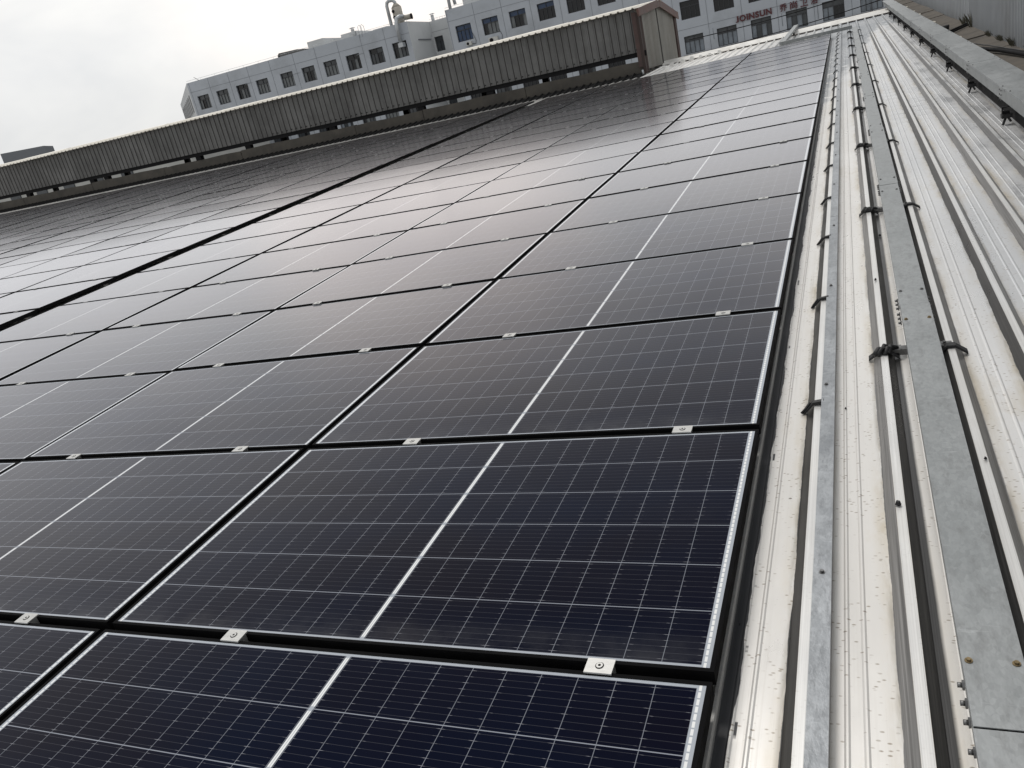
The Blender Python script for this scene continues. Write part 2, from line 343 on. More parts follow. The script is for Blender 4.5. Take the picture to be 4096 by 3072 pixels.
M_RED = simple('red_oxide_paint', (.088, .040, .031), .55, .0, .3, 5, dirt=(.05, .03, .025), dirt_amt=.6)
M_APRON = simple('dark_apron_sheet', (.022, .022, .022), .8, 0, .3, 5, spec=.2)
M_RUST = simple('rusty_post_paint', (.030, .017, .014), .7, .0, .4, 4, stretch=(1, 1, .3), dirt=(.060, .026, .018), dirt_amt=.5)
M_REDD = simple('dark_red_brown_steel', (.055, .03, .026), .6, .0, .3, 6)
M_DARK = simple('dark_steel', (.011, .011, .012), .8, .0, .2, spec=.12)
M_CONC = simple('brown_concrete', (.095, .083, .068), .9, 0, .34, 5, bump=.4, dirt=(.028, .025, .022), dirt_amt=.8)
M_CURB = simple('mortar_curb', (.068, .062, .053), .9, 0, .28, 3, bump=.4, dirt=(.03, .028, .026), dirt_amt=.7)
def make_galv(name, lo, hi, stain, sc):
    g = NT(name); co = g.coords()
    n1 = g.noise(g.scaled(co, (3 * sc, 1.6 * sc, 3)), 1.0, 6, .68); n2 = g.noise(g.scaled(co, (26 * sc, 9 * sc, 4)), 1.0, 4, .7); n3 = g.noise(g.scaled(co, (9, 60, 5), (1, 2, 3)), 1.0, 3, .6)
    v = g.n('ShaderNodeTexVoronoi'); v.inputs['Scale'].default_value = 1; g.put(v.inputs['Vector'], g.scaled(co, (110, 70, 60)))
    c = g.mix(g.rng(n1, .32, .68), lo, hi); c = g.mix(g.m('MULTIPLY', g.rng(n2, .50, .66), .5), c, stain)
    c = g.mix(g.m('MULTIPLY', g.rng(n3, .66, .72), .35), c, tuple(min(1, h * 1.5) for h in hi))
    sp = g.n('ShaderNodeSeparateColor'); g.put(sp.inputs[0], v.outputs['Color'])
    c = g.mix(1.0, c, g.rng(sp.outputs[0], 0.0, 1.0, .92, 1.08), 'MULTIPLY')
    return g.done(g.pbr(c, g.rng(n1, .3, .7, .36, .55), .3, g.bump(n1, .25, .02), .5))
M_GALV = make_galv('galvanised_tray', (.235, .25, .253), (.325, .34, .345), (.18, .185, .185), 1.0)
M_STRAP = make_galv('galvanised_strap', (.22, .235, .25), (.40, .42, .44), (.16, .17, .18), 3.0)
M_BLACK = simple('black_rubber', (.014, .014, .015), .6, 0, .4, 30, bump=.6)
M_BRASS = simple('rusty_bolt', (.20, .15, .08), .5, .6, .4, 60)
M_WALLM = simple('grey_wall_sheet', (.29, .305, .32), .5, .2, .10, 1.5, stretch=(1, 1, .4), dirt=(.19, .185, .175), dirt_amt=.4)
M_MORT = simple('white_mortar', (.58, .55, .48), .9, 0, .2, 8, bump=.5)
M_TILE = simple('bluish_facade_tile', (.385, .412, .452), .6, 0, .05, .5, dirt=(.22, .235, .25), dirt_amt=.5)
M_TILE2 = simple('pale_lit_tile', (.50, .515, .525), .6, 0, .05, .5, dirt=(.36, .37, .37), dirt_amt=.5)  # paler tile copy; sunlit tone of the side walls is in its colour
M_JOINT = simple('facade_joint', (.16, .17, .19), .8, 0, .2)
M_WFRAME = simple('dark_window_frame', (.025, .027, .032), .5, 0, .2)
M_PIPE = simple('galvanised_duct', (.42, .44, .46), .4, .5, .12, 4)
M_TANK = simple('beige_scrubber_tank', (.33, .31, .27), .6, 0, .15, 2)
M_ACW = simple('air_conditioner_white', (.48, .48, .46), .5, 0, .1)
M_SIGN = simple('red_sign_letters', (.075, .013, .017), .5, 0, .15)
M_GROUND = simple('yard_concrete', (.22, .22, .21), .9, 0, .2, .05)
M_FARWALL = simple('far_grey_wall', (.13, .14, .155), .8, 0, .06, .2)
M_LOWWALL = simple('low_factory_wall', (.40, .40, .385), .8, 0, .08, .3)
def glassy(name, col, rough=.12):
    g = NT(name); n = g.noise(g.coords(), .9, 3); c = g.mix(g.rng(n, .35, .65), tuple(a * .8 for a in col), tuple(a * 1.2 for a in col))
    return g.done(g.pbr(c, rough, 0, None, .35))
M_PCURT = glassy('curtained_pane', (.125, .135, .14)); M_PDARK = glassy('dark_pane', (.007, .008, .010), .2); M_PMID = glassy('dim_pane', (.05, .056, .062))
M_PBLUE = glassy('blue_film_pane', (.018, .042, .095)); M_PPALE = glassy('pale_pane', (.18, .205, .235))

# ------------------------------------------------------------------ ground, far below
g_ = MB(); g_.quad([(-900, -300, -11), (900, -300, -11), (900, 1300, -11), (-900, 1300, -11)])
struct(link('ground', g_.mesh('ground', M_GROUND)))

# ------------------------------------------------------------------ the roof we stand on
ZP = -.105
RIDGE_Y = 25.2
def roof_profile():
    pts = []
    k0 = int((-44 - RX0) / RP); k1 = int((1.70 - RX0) / RP)
    for k in range(k0, k1 + 1):
        c = RX0 + k * RP
        for dx, dz in ((-.036, 0), (-.012, .029), (.012, .029), (.036, 0)): pts.append((c + dx, dz))
        for mc in (.083, .118):
            pts += [(c + mc - .006, 0), (c + mc - .002, .002), (c + mc + .002, .002), (c + mc + .006, 0)]
    return [p for p in pts if p[0] < 1.70]
prof = roof_profile()
rb = MB()
ys = [-7, 0, 5, 10, 15, 20, RIDGE_Y, 46]
t2 = math.tan(2 * PITCH)
for i in range(len(prof) - 1):
    (xa, za), (xb, zb) = prof[i], prof[i + 1]
    for j in range(len(ys) - 1):
        y0, y1 = ys[j], ys[j + 1]
        d0 = -max(0, y0 - RIDGE_Y) * t2; d1 = -max(0, y1 - RIDGE_Y) * t2
        A, B = ZP + za + warp(xa), ZP + zb + warp(xb)
        rb.quad([(xa, y0, A + d0), (xb, y0, B + d0), (xb, y1, B + d1), (xa, y1, A + d1)])
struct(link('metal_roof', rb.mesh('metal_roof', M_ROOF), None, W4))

# ------------------------------------------------------------------ solar panels
PL, PWD, RP_Y = 1.755, 1.032, 1.058
fm = MB()
hx, hy, lip = PL / 2, PWD / 2, .010
for (x0, x1, y0, y1) in ((-hx, hx, -hy, -hy + lip), (-hx, hx, hy - lip, hy), (-hx, -hx + lip, -hy + lip, hy - lip), (hx - lip, hx, -hy + lip, hy - lip)):
    fm.box(x0, x1, y0, y1, -.035, 0)
fm.box(-hx + .012, hx - .012, -hy + .012, hy - .012, -.010, -.0065)      # back sheet
gm = MB(); gm.box(-hx + lip, hx - lip, -hy + lip, hy - lip, -.006, -.0015)
FR_ME = fm.mesh('frame', M_FRAME); GL_ME = gm.mesh('cell_glass', M_CELL)
# column right edges
COLS = [(0.0, 'first'), (-1.785, 'second'), (-3.565, 'third')]
edges = [0.0, -1.778, -3.556, -5.365, -7.46, -9.24, -11.02, -12.83, -14.70, -16.50, -18.32, -20.14, -22.10, -23.92, -25.74, -27.56, -29.38, -31.2]
imat = cam.matrix_world.inverted()
def vis(p, mg=.06):
    q = imat @ (W4 @ Vector(p))
    if q.z > -.1: return False
    f = cam_d.lens / 36; u = q.x / -q.z * f; v = q.y / -q.z * f * 4 / 3
    return abs(u) < .5 + mg and abs(v) < .5 + mg
n_pan = 0
clamp_spots = []
pan0 = None
for ci, xe in enumerate(edges):
    xc = xe - PL / 2
    for j in range(-1, 19):
        yc = (j + .5) * RP_Y
        pts = [(xe - a * PL / 6, yc + b * hy, warp(xe - a * PL / 6)) for a in range(7) for b in (-1, -.5, 0, .5, 1)]
        if not any(vis(p) for p in pts): continue
        rx = R(random.gauss(0, .16)); ry = math.atan(wslope(xc)) + R(random.gauss(0, .07))
        mat = RT(xc, yc, warp(xc), ry, rx)
        label = 'dark solar panel, %s column from the cable trays, %s row from the camera' % (ORD[ci], ORD[j + 1])
        if pan0 is None:
            pan0 = thing('solar_panel', label, 'solar panel', mat, 'solar panels covering the roof')
            link('frame', FR_ME, pan0); link('cell_glass', GL_ME, pan0)
        else:
            o = copy_tree(pan0, mat); o['label'] = label
        n_pan += 1
        offs = (.24, 1.27) if ci == 0 else (.345, 1.385)
        if j < 18 or True:
            for k, of in enumerate(offs):
                x = xe - of; y = (j + 1) * RP_Y
                if vis((x, y, warp(x)), .01): clamp_spots.append((ci, j + 1, k, x, y))
# clamps
cl = MB(); cl.box(-.031, .031, -.021, .021, .0005, .0045); cl.box(-.029, .029, -.012, .012, -.033, .0003)
bo = MB(); bo.tube([(0, 0, .0046), (0, 0, .0064)], .0075, 16, 0); 
bh = MB(); bh.tube([(0, 0, .0065), (0, 0, .0067)], .0036, 6, 0)
rg = MB(); rg.tube([(0, 0, .0046), (0, 0, .0049)], .0098, 18, 0)
CL_ME = cl.mesh('plate', M_ALU); BO_ME = bo.mesh('bolt', M_ALU); BH_ME = bh.mesh('hex_socket', M_HOLE); RG_ME = rg.mesh('bolt_hole', M_HOLE)
clamp_spots.sort(key=lambda s: (s[3] - CAMR.x) ** 2 + (s[4] - CAMR.y) ** 2)
ft_ = MB(); ft_.box(-.029, .029, -.016, .016, -.0005, .0012); FAR_ME = ft_.mesh('panel_clamp', simple('dulled_clamp', (.26, .26, .26), .5, .3, .1))
c0 = None
for (ci, j, k, x, y) in clamp_spots[:290]:
    mat = RT(x, y, warp(x) + .0005, math.atan(wslope(x)))
    side = 'nearer the trays' if k == 0 else 'farther from the trays'
    label = 'silver clamp in the seam above panel row %s of column %s, %s' % (ORD[j].replace('nearest', 'one'), ORD[ci].replace('nearest', 'one'), side)
    if c0 is None:
        c0 = thing('panel_clamp', label, 'clamp', mat, 'silver clamps between panel rows')
        p = link('plate', CL_ME, c0); b = link('bolt', BO_ME, c0); s_ = link('hex_socket', BH_ME, b); link('bolt_hole', RG_ME, c0)
    else:
        far = (x - CAMR.x) ** 2 + (y - CAMR.y) ** 2 > 64
        if far:
            o = link('panel_clamp', FAR_ME, None, mat); tag(o, label, 'clamp', 'silver clamps between panel rows')
        else:
            o = copy_tree(c0, mat); o['label'] = label
rest = clamp_spots[290:]
if rest:
    mb = MB()
    for (ci, j, k, x, y) in rest: mb.box(x - .029, x + .029, y - .016, y + .016, warp(x) - .0005, warp(x) + .0016)
    o = link('distant_panel_clamps', mb.mesh('distant_panel_clamps', FAR_ME.materials[0]), None, W4); o['kind'] = 'stuff'; o['label'] = 'tiny silver clamps on the farthest panel rows'; o['category'] = 'clamps'
# rails under the panels
for ci, xe in enumerate(edges[:8]):
    offs = (.24, 1.27) if ci == 0 else (.345, 1.385)
    for k, of in enumerate(offs):
        x = xe - of; w_ = warp(x)
        mb = MB(); mb.box(-.018, .018, -1.3, 20.15, -.074, -.0355); mb.box(-.024, .024, -1.3, 20.15, -.0760, -.0742)
        o = link('mounting_rail', mb.mesh('mounting_rail', M_ALU), None, RT(x, 0, w_))
        tag(o, 'aluminium rail hidden under panel column %s, %s the trays' % (ORD[ci].replace('nearest', 'one'), 'nearer' if k == 0 else 'farther from'), 'rail', 'rails under the solar panels')
# slim edge trim along the first column
mb = MB(); mb.extr([(-.014, ZP + .001), (-.003, ZP + .001), (-.003, -.090), (-.006, -.082), (-.014, -.082)], 'y', -1.5, 20.2)
tag(link('edge_rail', mb.mesh('edge_rail', M_ALU), None, W4), 'slim grey metal rail running along the outer edge of the solar panels', 'rail')

# ------------------------------------------------------------------ strap along the first rib
t = thing('flat_conduit', 'narrow galvanised flat conduit running along the roof rib beside the panels', 'conduit', W4)
sy = [-3.5, -.46, 1.638, 3.74, 5.84, 7.94, 10.04, 12.14, 14.24, 16.34, 18.44, 20.54, 23.0, 24.9]
for i in range(len(sy) - 1):
    a, b = sy[i], sy[i + 1]; dz = .0012 * (i % 2)
    mb = MB(); mb.box(.172, .2135, a, b + .03, -.0760 + .0, -.0600 + dz); part('lid', mb, M_STRAP, t)
mb = MB(); mb.box(.174, .2115, -3.5, 24.9, ZP + .003, -.0765); part('body', mb, M_DARK, t)
for i in range(22):
    y = -.62 + 1.04 * i + .008 * math.sin(i * 3); x = .189 + .004 * math.sin(i * 2.1)
    mb = MB(); mb.tube([(x, y, -.0600), (x, y, -.0575)], .0075, 10); mb.tube([(x, y, -.0575), (x, y, -.0525)], .0048, 6, smooth=False); part('screw', mb, M_STEEL, t)
for i in range(25):
    y = .36 + .985 * i + random.uniform(-.04, .04)
    if i == 0: continue
    mb = MB()
    yy = .009
    mb.hexa([(.110, y - yy - .008, ZP + .004), (.118, y - yy - .008, ZP + .004), (.118, y + yy, ZP + .004), (.108, y + yy, ZP + .004)],
            [(.143, y - yy, -.067), (.150, y - yy, -.069), (.150, y + yy, -.067), (.143, y + yy, -.065)])
    mb.hexa([(.143, y - yy, -.073), (.180, y - yy, -.073), (.180, y + yy, -.073), (.143, y + yy, -.073)], [(.143, y - yy, -.064), (.180, y - yy, -.0585), (.180, y + yy, -.0585), (.143, y + yy, -.064)])
    mb.tube([(.106 + random.uniform(-.003, .005), y - .022 + random.uniform(-.008, .008), ZP + .006), (.116, y - .006, ZP + .014), (.135, y + .004, -.069)], .0045, 6)
    part('clip', mb, M_BLACK, t)

# ------------------------------------------------------------------ main cable tray between ribs two and three
def tray(name, label, x0, x1, z0, z1, segs, brackets, boltrows, side_bolts=True, end=21.0, mat=M_GALV, foot=None, bmirror=True):
    t = thing(name, label, 'cable tray', W4)
    body = MB(); body.box(x0 + .002, x1 - .002, segs[0], end, z0, z1 - .018); part('body', body, mat, t); body = MB(); body.box(x0 + .003, x1 - .003, segs[0], end, z1 - .0178, z1 - .004); part('lid_underlayer', body, M_DARK, t)  # dark layer that shows in the gaps between lids
    for i in range(len(segs)):
        a = segs[i]; b = segs[i + 1] if i + 1 < len(segs) else end
        if a >= end: break
        lid = MB(); dz = .0012 * (i % 2); x0, x1 = x0 + .0022 * math.sin(i * 2.6), x1 + .0022 * math.sin(i * 2.6)
        lid.box(x0, x1, a + .0020, b - .0020, z1 - .0025 + dz, z1 + dz)
        lid.box(x0 - .0015, x0, a + .0012, b - .0012, z1 - .018, z1 + dz); lid.box(x1, x1 + .0015, a + .0012, b - .0012, z1 - .018, z1 + dz)
        part('lid', lid, mat, t)
        for yb in (a + .16, b - .16):
            for xb in (x0 + .010, x1 - .012):
                bb = MB(); bb.tube([(xb, yb, z1 + dz), (xb, yb, z1 + dz + .0020)], .0072, 12); bb.tube([(xb, yb, z1 + dz + .002), (xb, yb, z1 + dz + .0058)], .0046, 6, smooth=False)
                part('bolt', bb, M_BRASS if i < 2 else M_STEEL, t)
        if side_bolts:
            sb = MB()
            for sgn, xs in ((-1, x0 - .0015), (1, x1 + .0015)):
                for kk in range(6):
                    yb = a - .12 + kk * .045 + (.0 if kk < 3 else .02)
                    sb.tube([(xs, yb, z0 + .5 * (z1 - z0)), (xs + sgn * .004, yb, z0 + .5 * (z1 - z0))], .0095, 6, smooth=False)
                    sb.tube([(xs + sgn * .004, yb, z0 + .5 * (z1 - z0)), (xs + sgn * .012, yb, z0 + .5 * (z1 - z0))], .0050, 8)
            part('joint_bolts', sb, M_STEEL, t)
    return t
segs = [-2.15 + 2.1 * i for i in range(12)]
mt = tray('cable_tray', 'wide grey galvanised cable tray on black brackets, running up the white roof', .452, .552, -.070, -.016, segs, None, None, end=20.45)
RIB2, RIB3 = RX0 + RP, RX0 + 2 * RP
zt = ZP + .029
for i in range(11):
    y = 1.765 + 2.075 * (i) - 2.075 * 0
    if i == 10: continue
    arm = MB(); arm.box(RIB2 + .012, RIB3 + .004, y - .017, y + .017, -.0775, -.0735); arm.box(RIB2 + .012, RIB3 + .004, y - .017, y - .0145, -.097, -.0775)
    arm.box(RIB2 + .010, RIB2 + .060, y - .022, y + .016, -.0733, -.0690); arm.box(RIB3 - .040, RIB3 + .006, y - .022, y + .016, -.0733, -.0690)
    arm.box(RIB2 + .014, RIB2 + .055, y - .030, y - .023, -.082, -.070)
    br = part('bracket', arm, M_STEEL, mt)
    for xb in (RIB2 + .036, RIB3 - .018):
        bb = MB(); bb.tube([(xb, y - .004, -.0690), (xb, y - .004, -.0665)], .0085, 12); bb.tube([(xb, y - .004, -.0665), (xb, y - .004, -.0600)], .0055, 6, smooth=False); link('bolt', bb.mesh('bolt', M_STEEL), br)
    for c_ in (RIB2, RIB3):
        cp = MB(); o_ = .004 + .002 * math.sin(i)
        yj = y - .030
        def seg(xa, za, xb, zb, yy0, yy1):
            cp.hexa([(xa, yy0, za - .004), (xb, yy0, zb - .004), (xb, yy1, zb - .004), (xa, yy1, za - .004)], [(xa, yy0 + .003, za + .005), (xb, yy0 + .003, zb + .005), (xb, yy1, zb + .005), (xa, yy1, za + .005)])
        seg(c_ - .052, ZP + .008, c_ - .014, zt + .007, yj - .016, yj + .016); seg(c_ - .015, zt + .007, c_ + .015, zt + .007, yj - .012, yj + .020); seg(c_ + .014, zt + .007, c_ + .052, ZP + .008, yj - .016, yj + .016)
        if c_ == RIB2:
            for q in range(5):
                aa = random.uniform(-.02, .02); cp.tube([(c_ - .034 + q * .012, yj - .026 + aa * .4, zt + .003), (c_ - .017 + q * .010, yj + aa, zt + .020), (c_ + .006 + q * .010, yj + .018 + aa * .3, zt + .006)], .0070 + .003 * random.random(), 6)
        part('rib_clamp', cp, M_BLACK, mt)
for i, (x, y, z, s_, lab) in enumerate(((.372, .73, -.072, 1.0, 'black sealant lump on the white rib left of the tray, nearest the camera'), (.376, 2.55, -.072, .8, 'black sealant lump on the white rib left of the tray, beyond the first bracket'),
        (.420, 3.35, ZP + .004, .9, 'dark lump in the groove between rib and tray'), (.245, 1.35, ZP + .004, .45, 'small black speck of sealant on the pan right of the flat conduit'), (.60, .95, -.072, .6, 'small black lump on the rib right of the tray'))):
    mb = MB(); rnd = random.Random(i); n = 9; base = []; mid = []
    for a in range(n):
        an = 2 * math.pi * a / n; r_ = .007 * s_ * rnd.uniform(.7, 1.25); base.append((x + r_ * math.cos(an), y + r_ * 1.3 * math.sin(an), z)); mid.append((x + r_ * .6 * math.cos(an), y + r_ * .8 * math.sin(an), z + .010 * s_ * rnd.uniform(.7, 1.3)))
    for a in range(n): mb.quad([base[a], base[(a + 1) % n], mid[(a + 1) % n], mid[a]], 0, True)
    mb.quad(mid, 0, True)
    tag(link('sealant_lump', mb.mesh('sealant_lump', M_BLACK), None, W4), lab, 'sealant', 'black sealant lumps on the roof')
# cross tray near the ridge, and the branch going over it
t = thing('cross_cable_tray', 'short grey tray crossing the roof near the ridge, behind the last panel row', 'cable tray', W4)
mb = MB(); mb.box(-1.16, .451, 20.36, 20.46, -.012, .058); part('body', mb, M_GALV, t)
mb = MB(); mb.box(-1.164, .450, 20.355, 20.465, .0585, .0605); part('lid', mb, M_GALV, t)
mb = MB(); mb.box(-1.1, -1.06, 20.37, 20.44, ZP + .03, -.013); mb.box(-.3, -.26, 20.37, 20.44, ZP + .03, -.013); part('foot', mb, M_DARK, t)
t = thing('branch_cable_tray', 'pale tray lying over the ridge, joining the crossing tray', 'cable tray', W4)
mb = MB(); mb.hexa([(-1.14, 20.47, .004), (-1.02, 20.47, .004), (-.96, 25.9, .075), (-1.08, 25.9, .075)], [(-1.14, 20.47, .058), (-1.02, 20.47, .058), (-.96, 25.9, .135), (-1.08, 25.9, .135)]); part('body', mb, M_GALV, t)
mb = MB(); mb.box(-1.12, -1.08, 22.2, 22.26, ZP + .03, .02); mb.box(-1.06, -1.02, 24.6, 24.66, ZP + .03, .05); part('foot', mb, M_DARK, t)
# small foot plates
# ------------------------------------------------------------------ big tray by the parapet
bt = tray('parapet_cable_tray', 'broad pale grey cable tray beside the concrete parapet and ribbed wall', 1.385, 1.630, .042, .138, [-2.0 + 2.0 * i for i in range(16)], None, None, side_bolts=False, end=27.5)
for i in range(16):
    y = 2.05 + 1.92 * i
    if y > 27: break
    jb = MB()
    for a_ in (0, 1):
        for b_ in (0, 1, 2):
            yy = y + .18 + a_ * .07; z_ = .055 + b_ * .034
            jb.tube([(1.3735, yy, z_), (1.367, yy, z_)], .0065, 6, smooth=False)
    part('joint_bolts', jb, M_STEEL, bt)
    br = MB(); br.box(1.345, 1.66, y - .020, y + .020, .0235, .0285); br.box(1.350, 1.355, y - .02, y + .02, -.055, .0233)
    br.box(1.352, 1.398, y - .022, y + .022, -.030, -.004)
    part('bracket', br, M_DARK, bt)
    ft = MB(); c_ = 1.43
    ft.tube([(1.350, y - .035, ZP + .006), (1.372, y - .02, -.048)], .009, 6); ft.tube([(1.400, y - .05, ZP + .030), (1.385, y - .02, -.048)], .009, 6); ft.box(1.345, 1.415, y - .035, y + .03, -.052, -.024); part('foot', ft, M_BLACK, bt)
# dark block added to stand for the shade under it
mb = MB(); mb.box(1.440, 1.655, -4, 25.1, ZP + .002, .018); tag(link('tray_shade_block', mb.mesh('tray_shade_block', M_DARK), None, W4), 'dark block standing for the shade under the broad cable tray', 'shading')

# ------------------------------------------------------------------ parapet, hose, ribbed wall
t = thing('parapet', 'low brown concrete parapet between the broad tray and ribbed wall', 'parapet', W4)
py_ = -4.0; k = 0
while py_ < 30:
    L_ = 1.9 + .5 * math.sin(k * 2.3); mb = MB(); dz = .008 * math.sin(k * 1.7)
    mb.hexa([(1.665, py_ + .012, -.30), (2.02, py_ + .012, -.30), (2.02, py_ + L_, -.30), (1.665, py_ + L_, -.30)],
            [(1.665, py_ + .012, .030 + dz), (2.02, py_ + .012, .055 + dz), (2.02, py_ + L_, .055 + dz), (1.665, py_ + L_, .030 + dz)])
    part('coping_slab', mb, M_CONC, t); py_ += L_ + .014; k += 1
for i in range(9):
    y = 5.2 + i * 2.2 + random.uniform(-.7, .7); x = 1.69 + random.uniform(0, .04); mb = MB(); n = 9; pts = []
    for a in range(n):
        an = 2 * math.pi * a / n; rr = random.uniform(.7, 1.2); pts.append((x + .035 * rr * math.cos(an), y + .20 * rr * math.sin(an)))
    mb.extr(pts, 'z', .036, .060 + .01 * random.random())
    tag(link('mortar_patch', mb.mesh('mortar_patch', M_MORT), None, W4), 'white mortar smear on the brown parapet, %s from the camera' % ORD[i], 'mortar', 'white mortar smears on the parapet')
mb = MB(); mb.tube([(1.99, 5.0, .085), (1.985, 6.2, .085), (1.955, 7.4, .08), (1.90, 8.4, .078), (1.80, 9.2, .075), (1.70, 9.7, .070)], .022, 10)
tag(link('hose', mb.mesh('hose', M_DARK), None, W4), 'thick dark hose curving from the ribbed wall onto the parapet', 'hose')
mb = MB(); mb.tube([(1.99, 8.2, .078), (1.80, 9.9, .070), (1.70, 10.6, .068)], .007, 6)
tag(link('thin_cable', mb.mesh('thin_cable', M_BLACK), None, W4), 'thin black cable lying across the parapet slab', 'cable')
mb = MB(); mb.tube([(1.98, 13.2, .08), (1.68, 12.6, .07)], .014, 8); mb.tube([(1.98, 13.45, .08), (1.68, 12.85, .07)], .014, 8)
tag(link('steel_pipe_pair', mb.mesh('steel_pipe_pair', M_DARK), None, W4), 'pair of dark pipes lying across the parapet', 'pipes')
mb = MB(); mb.tube([(1.70, 13.5, .05), (1.70, 13.5, .12)], [.055, .06], 12); tag(link('black_pot', mb.mesh('black_pot', M_BLACK), None, W4), 'small black round pot on the parapet behind the tray', 'pot')
# ribbed wall
wb = MB(); y = -5.0; pts = []
while y < 29.5:
    if y < 13.2: pts += [(0, y), (0, y + .040), (-.032, y + .050), (-.032, y + .080)]; y += .090
    elif y < 13.3: pts += [(0, y), (-.035, y + .02), (-.035, y + .06), (0, y + .08)]; y += .11
    else: pts += [(0, y), (0, y + .15), (-.010, y + .16), (-.010, y + .185)]; y += .20
for i in range(len(pts) - 1):
    (xa, ya), (xb, yb) = pts[i], pts[i + 1]
    wb.quad([(2.03 + xb, yb, -.1), (2.03 + xa, ya, -.1), (2.03 + xa, ya, 3.2), (2.03 + xb, yb, 3.2)])
t = thing('ribbed_wall', 'tall grey ribbed sheet metal wall at the right edge of the roof', 'wall', W4)
part('cladding', wb, M_WALLM, t)
mb = MB(); mb.box(2.04, 2.4, -5, 29.5, -.1, 3.25); part('wall_core', mb, M_WALLM, t)
# dry grass tufts at the wall foot
def tuft(n, x, y, z, h, seed):
    rnd = random.Random(seed); mb = MB()
    for i in range(n):
        a = rnd.uniform(0, 6.28); l = h * rnd.uniform(.5, 1.1); w_ = .003; bx, by = x + rnd.uniform(-.03, .02), y + rnd.uniform(-.12, .12)
        tx, ty = bx + math.cos(a) * l * .4 - .02, by + math.sin(a) * l * .4
        mb.quad([(bx - w_, by, z), (bx + w_, by, z), ((bx + tx) / 2 + w_, (by + ty) / 2, z + l * .6), (tx, ty, z + l)])
    return mb
M_WEED = simple('dry_weed', (.07, .065, .045), .9, 0, .4, 20)
for i, (y, h) in enumerate(((13.0, .22), (13.9, .13), (9.6, .10), (8.6, .08), (7.6, .08), (11.2, .07), (10.4, .07))):
    o = link('weed_tuft', tuft(34, 1.99, y, .05, h, i).mesh('weed_tuft', M_WEED), None, W4)
    tag(o, 'dry weed tuft at the foot of the ribbed wall, %s of those seen' % ('farthest', 'tallest', 'fourth', 'third', 'nearest', 'sixth', 'fifth')[i] if 0 else
        ('tall dry weed clump at the ribbed wall beside the black pot', 'dry weeds at the ribbed wall just beyond the black pot', 'short weed tuft at the wall where the hose meets the parapet',
         'short weed tuft between hose end and thin cable', 'lowest weed tuft at the wall, nearest to the camera', 'small weed tuft midway along the ribbed wall', 'small weed tuft at the wall beside the thin cable')[i], 'weeds', 'dry weeds along the ribbed wall')

# ------------------------------------------------------------------ ridge cap and its loose tabs
t = thing('ridge_sheet', 'cream folded ridge cap along the top of the roof', 'ridge cap', W4)
mb = MB()
xs = [-4.9 + RP * i for i in range(33)]
for i in range(len(xs) - 1):
    xa, xb = xs[i], xs[i + 1]; wa, wb_ = warp(xa), warp(xb); s1 = .010 * math.sin(i * 1.9)
    mb.hexa([(xa, RIDGE_Y - .30, ZP + .032 + wa), (xb, RIDGE_Y - .30 + s1, ZP + .032 + wb_), (xb, RIDGE_Y, ZP + .06 + wb_), (xa, RIDGE_Y, ZP + .06 + wa)],
            [(xa, RIDGE_Y - .30, ZP + .040 + wa), (xb, RIDGE_Y - .30 + s1, ZP + .040 + wb_), (xb, RIDGE_Y, .035 + wb_), (xa, RIDGE_Y, .035 + wa)])
    mb.hexa([(xa, RIDGE_Y, ZP + .06 + wa), (xb, RIDGE_Y, ZP + .06 + wb_), (xb, RIDGE_Y + .3, ZP + wb_), (xa, RIDGE_Y + .3, ZP + wa)],
            [(xa, RIDGE_Y, .035 + wa), (xb, RIDGE_Y, .035 + wb_), (xb, RIDGE_Y + .3, ZP + .02 + wb_), (xa, RIDGE_Y + .3, ZP + .02 + wa)])
part('cap_sheet', mb, M_CREAM, t)
mb = MB()
for i in range(32):
    c = RX0 + (i - 23) * RP
    if c < -4.8 or c > 1.6: continue
    mb.hexa([(c - .02, RIDGE_Y - .42, ZP + .030), (c + .02, RIDGE_Y - .42, ZP + .030), (c + .02, RIDGE_Y - .28, ZP + .030), (c - .02, RIDGE_Y - .28, ZP + .030)],
            [(c - .014, RIDGE_Y - .40, ZP + .05), (c + .014, RIDGE_Y - .40, ZP + .05), (c + .014, RIDGE_Y - .29, ZP + .075), (c - .014, RIDGE_Y - .29, ZP + .075)])
part('rib_closures', mb, M_CREAM, t)
for i, (x, y) in enumerate(((-4.25, 22.3), (-4.45, 23.1), (-4.40, 23.9), (-4.15, 24.2), (-3.92, 24.45), (-3.68, 24.6), (-3.42, 24.7), (-3.15, 24.75))):
    mb = MB(); s_ = random.uniform(.8, 1.3)
    mb.hexa([(-.06 * s_, -.05, 0), (.06 * s_, -.03, 0), (.05, .05, 0), (-.05, .04, 0)], [(-.03, .01, .085 * s_), (.05 * s_, .02, .07 * s_), (.05 * s_, .03, .07 * s_), (-.03, .03, .09 * s_)])
    o = link('flashing_tab', mb.mesh('flashing_tab', M_CREAM), None, RT(x, y, ZP + .028 + warp(x), 0))
    tag(o, 'turned up white tab on bare ribs by the ridge vent, %s from camera' % ORD[i], 'flashing', 'turned up tabs near the ridge vent')

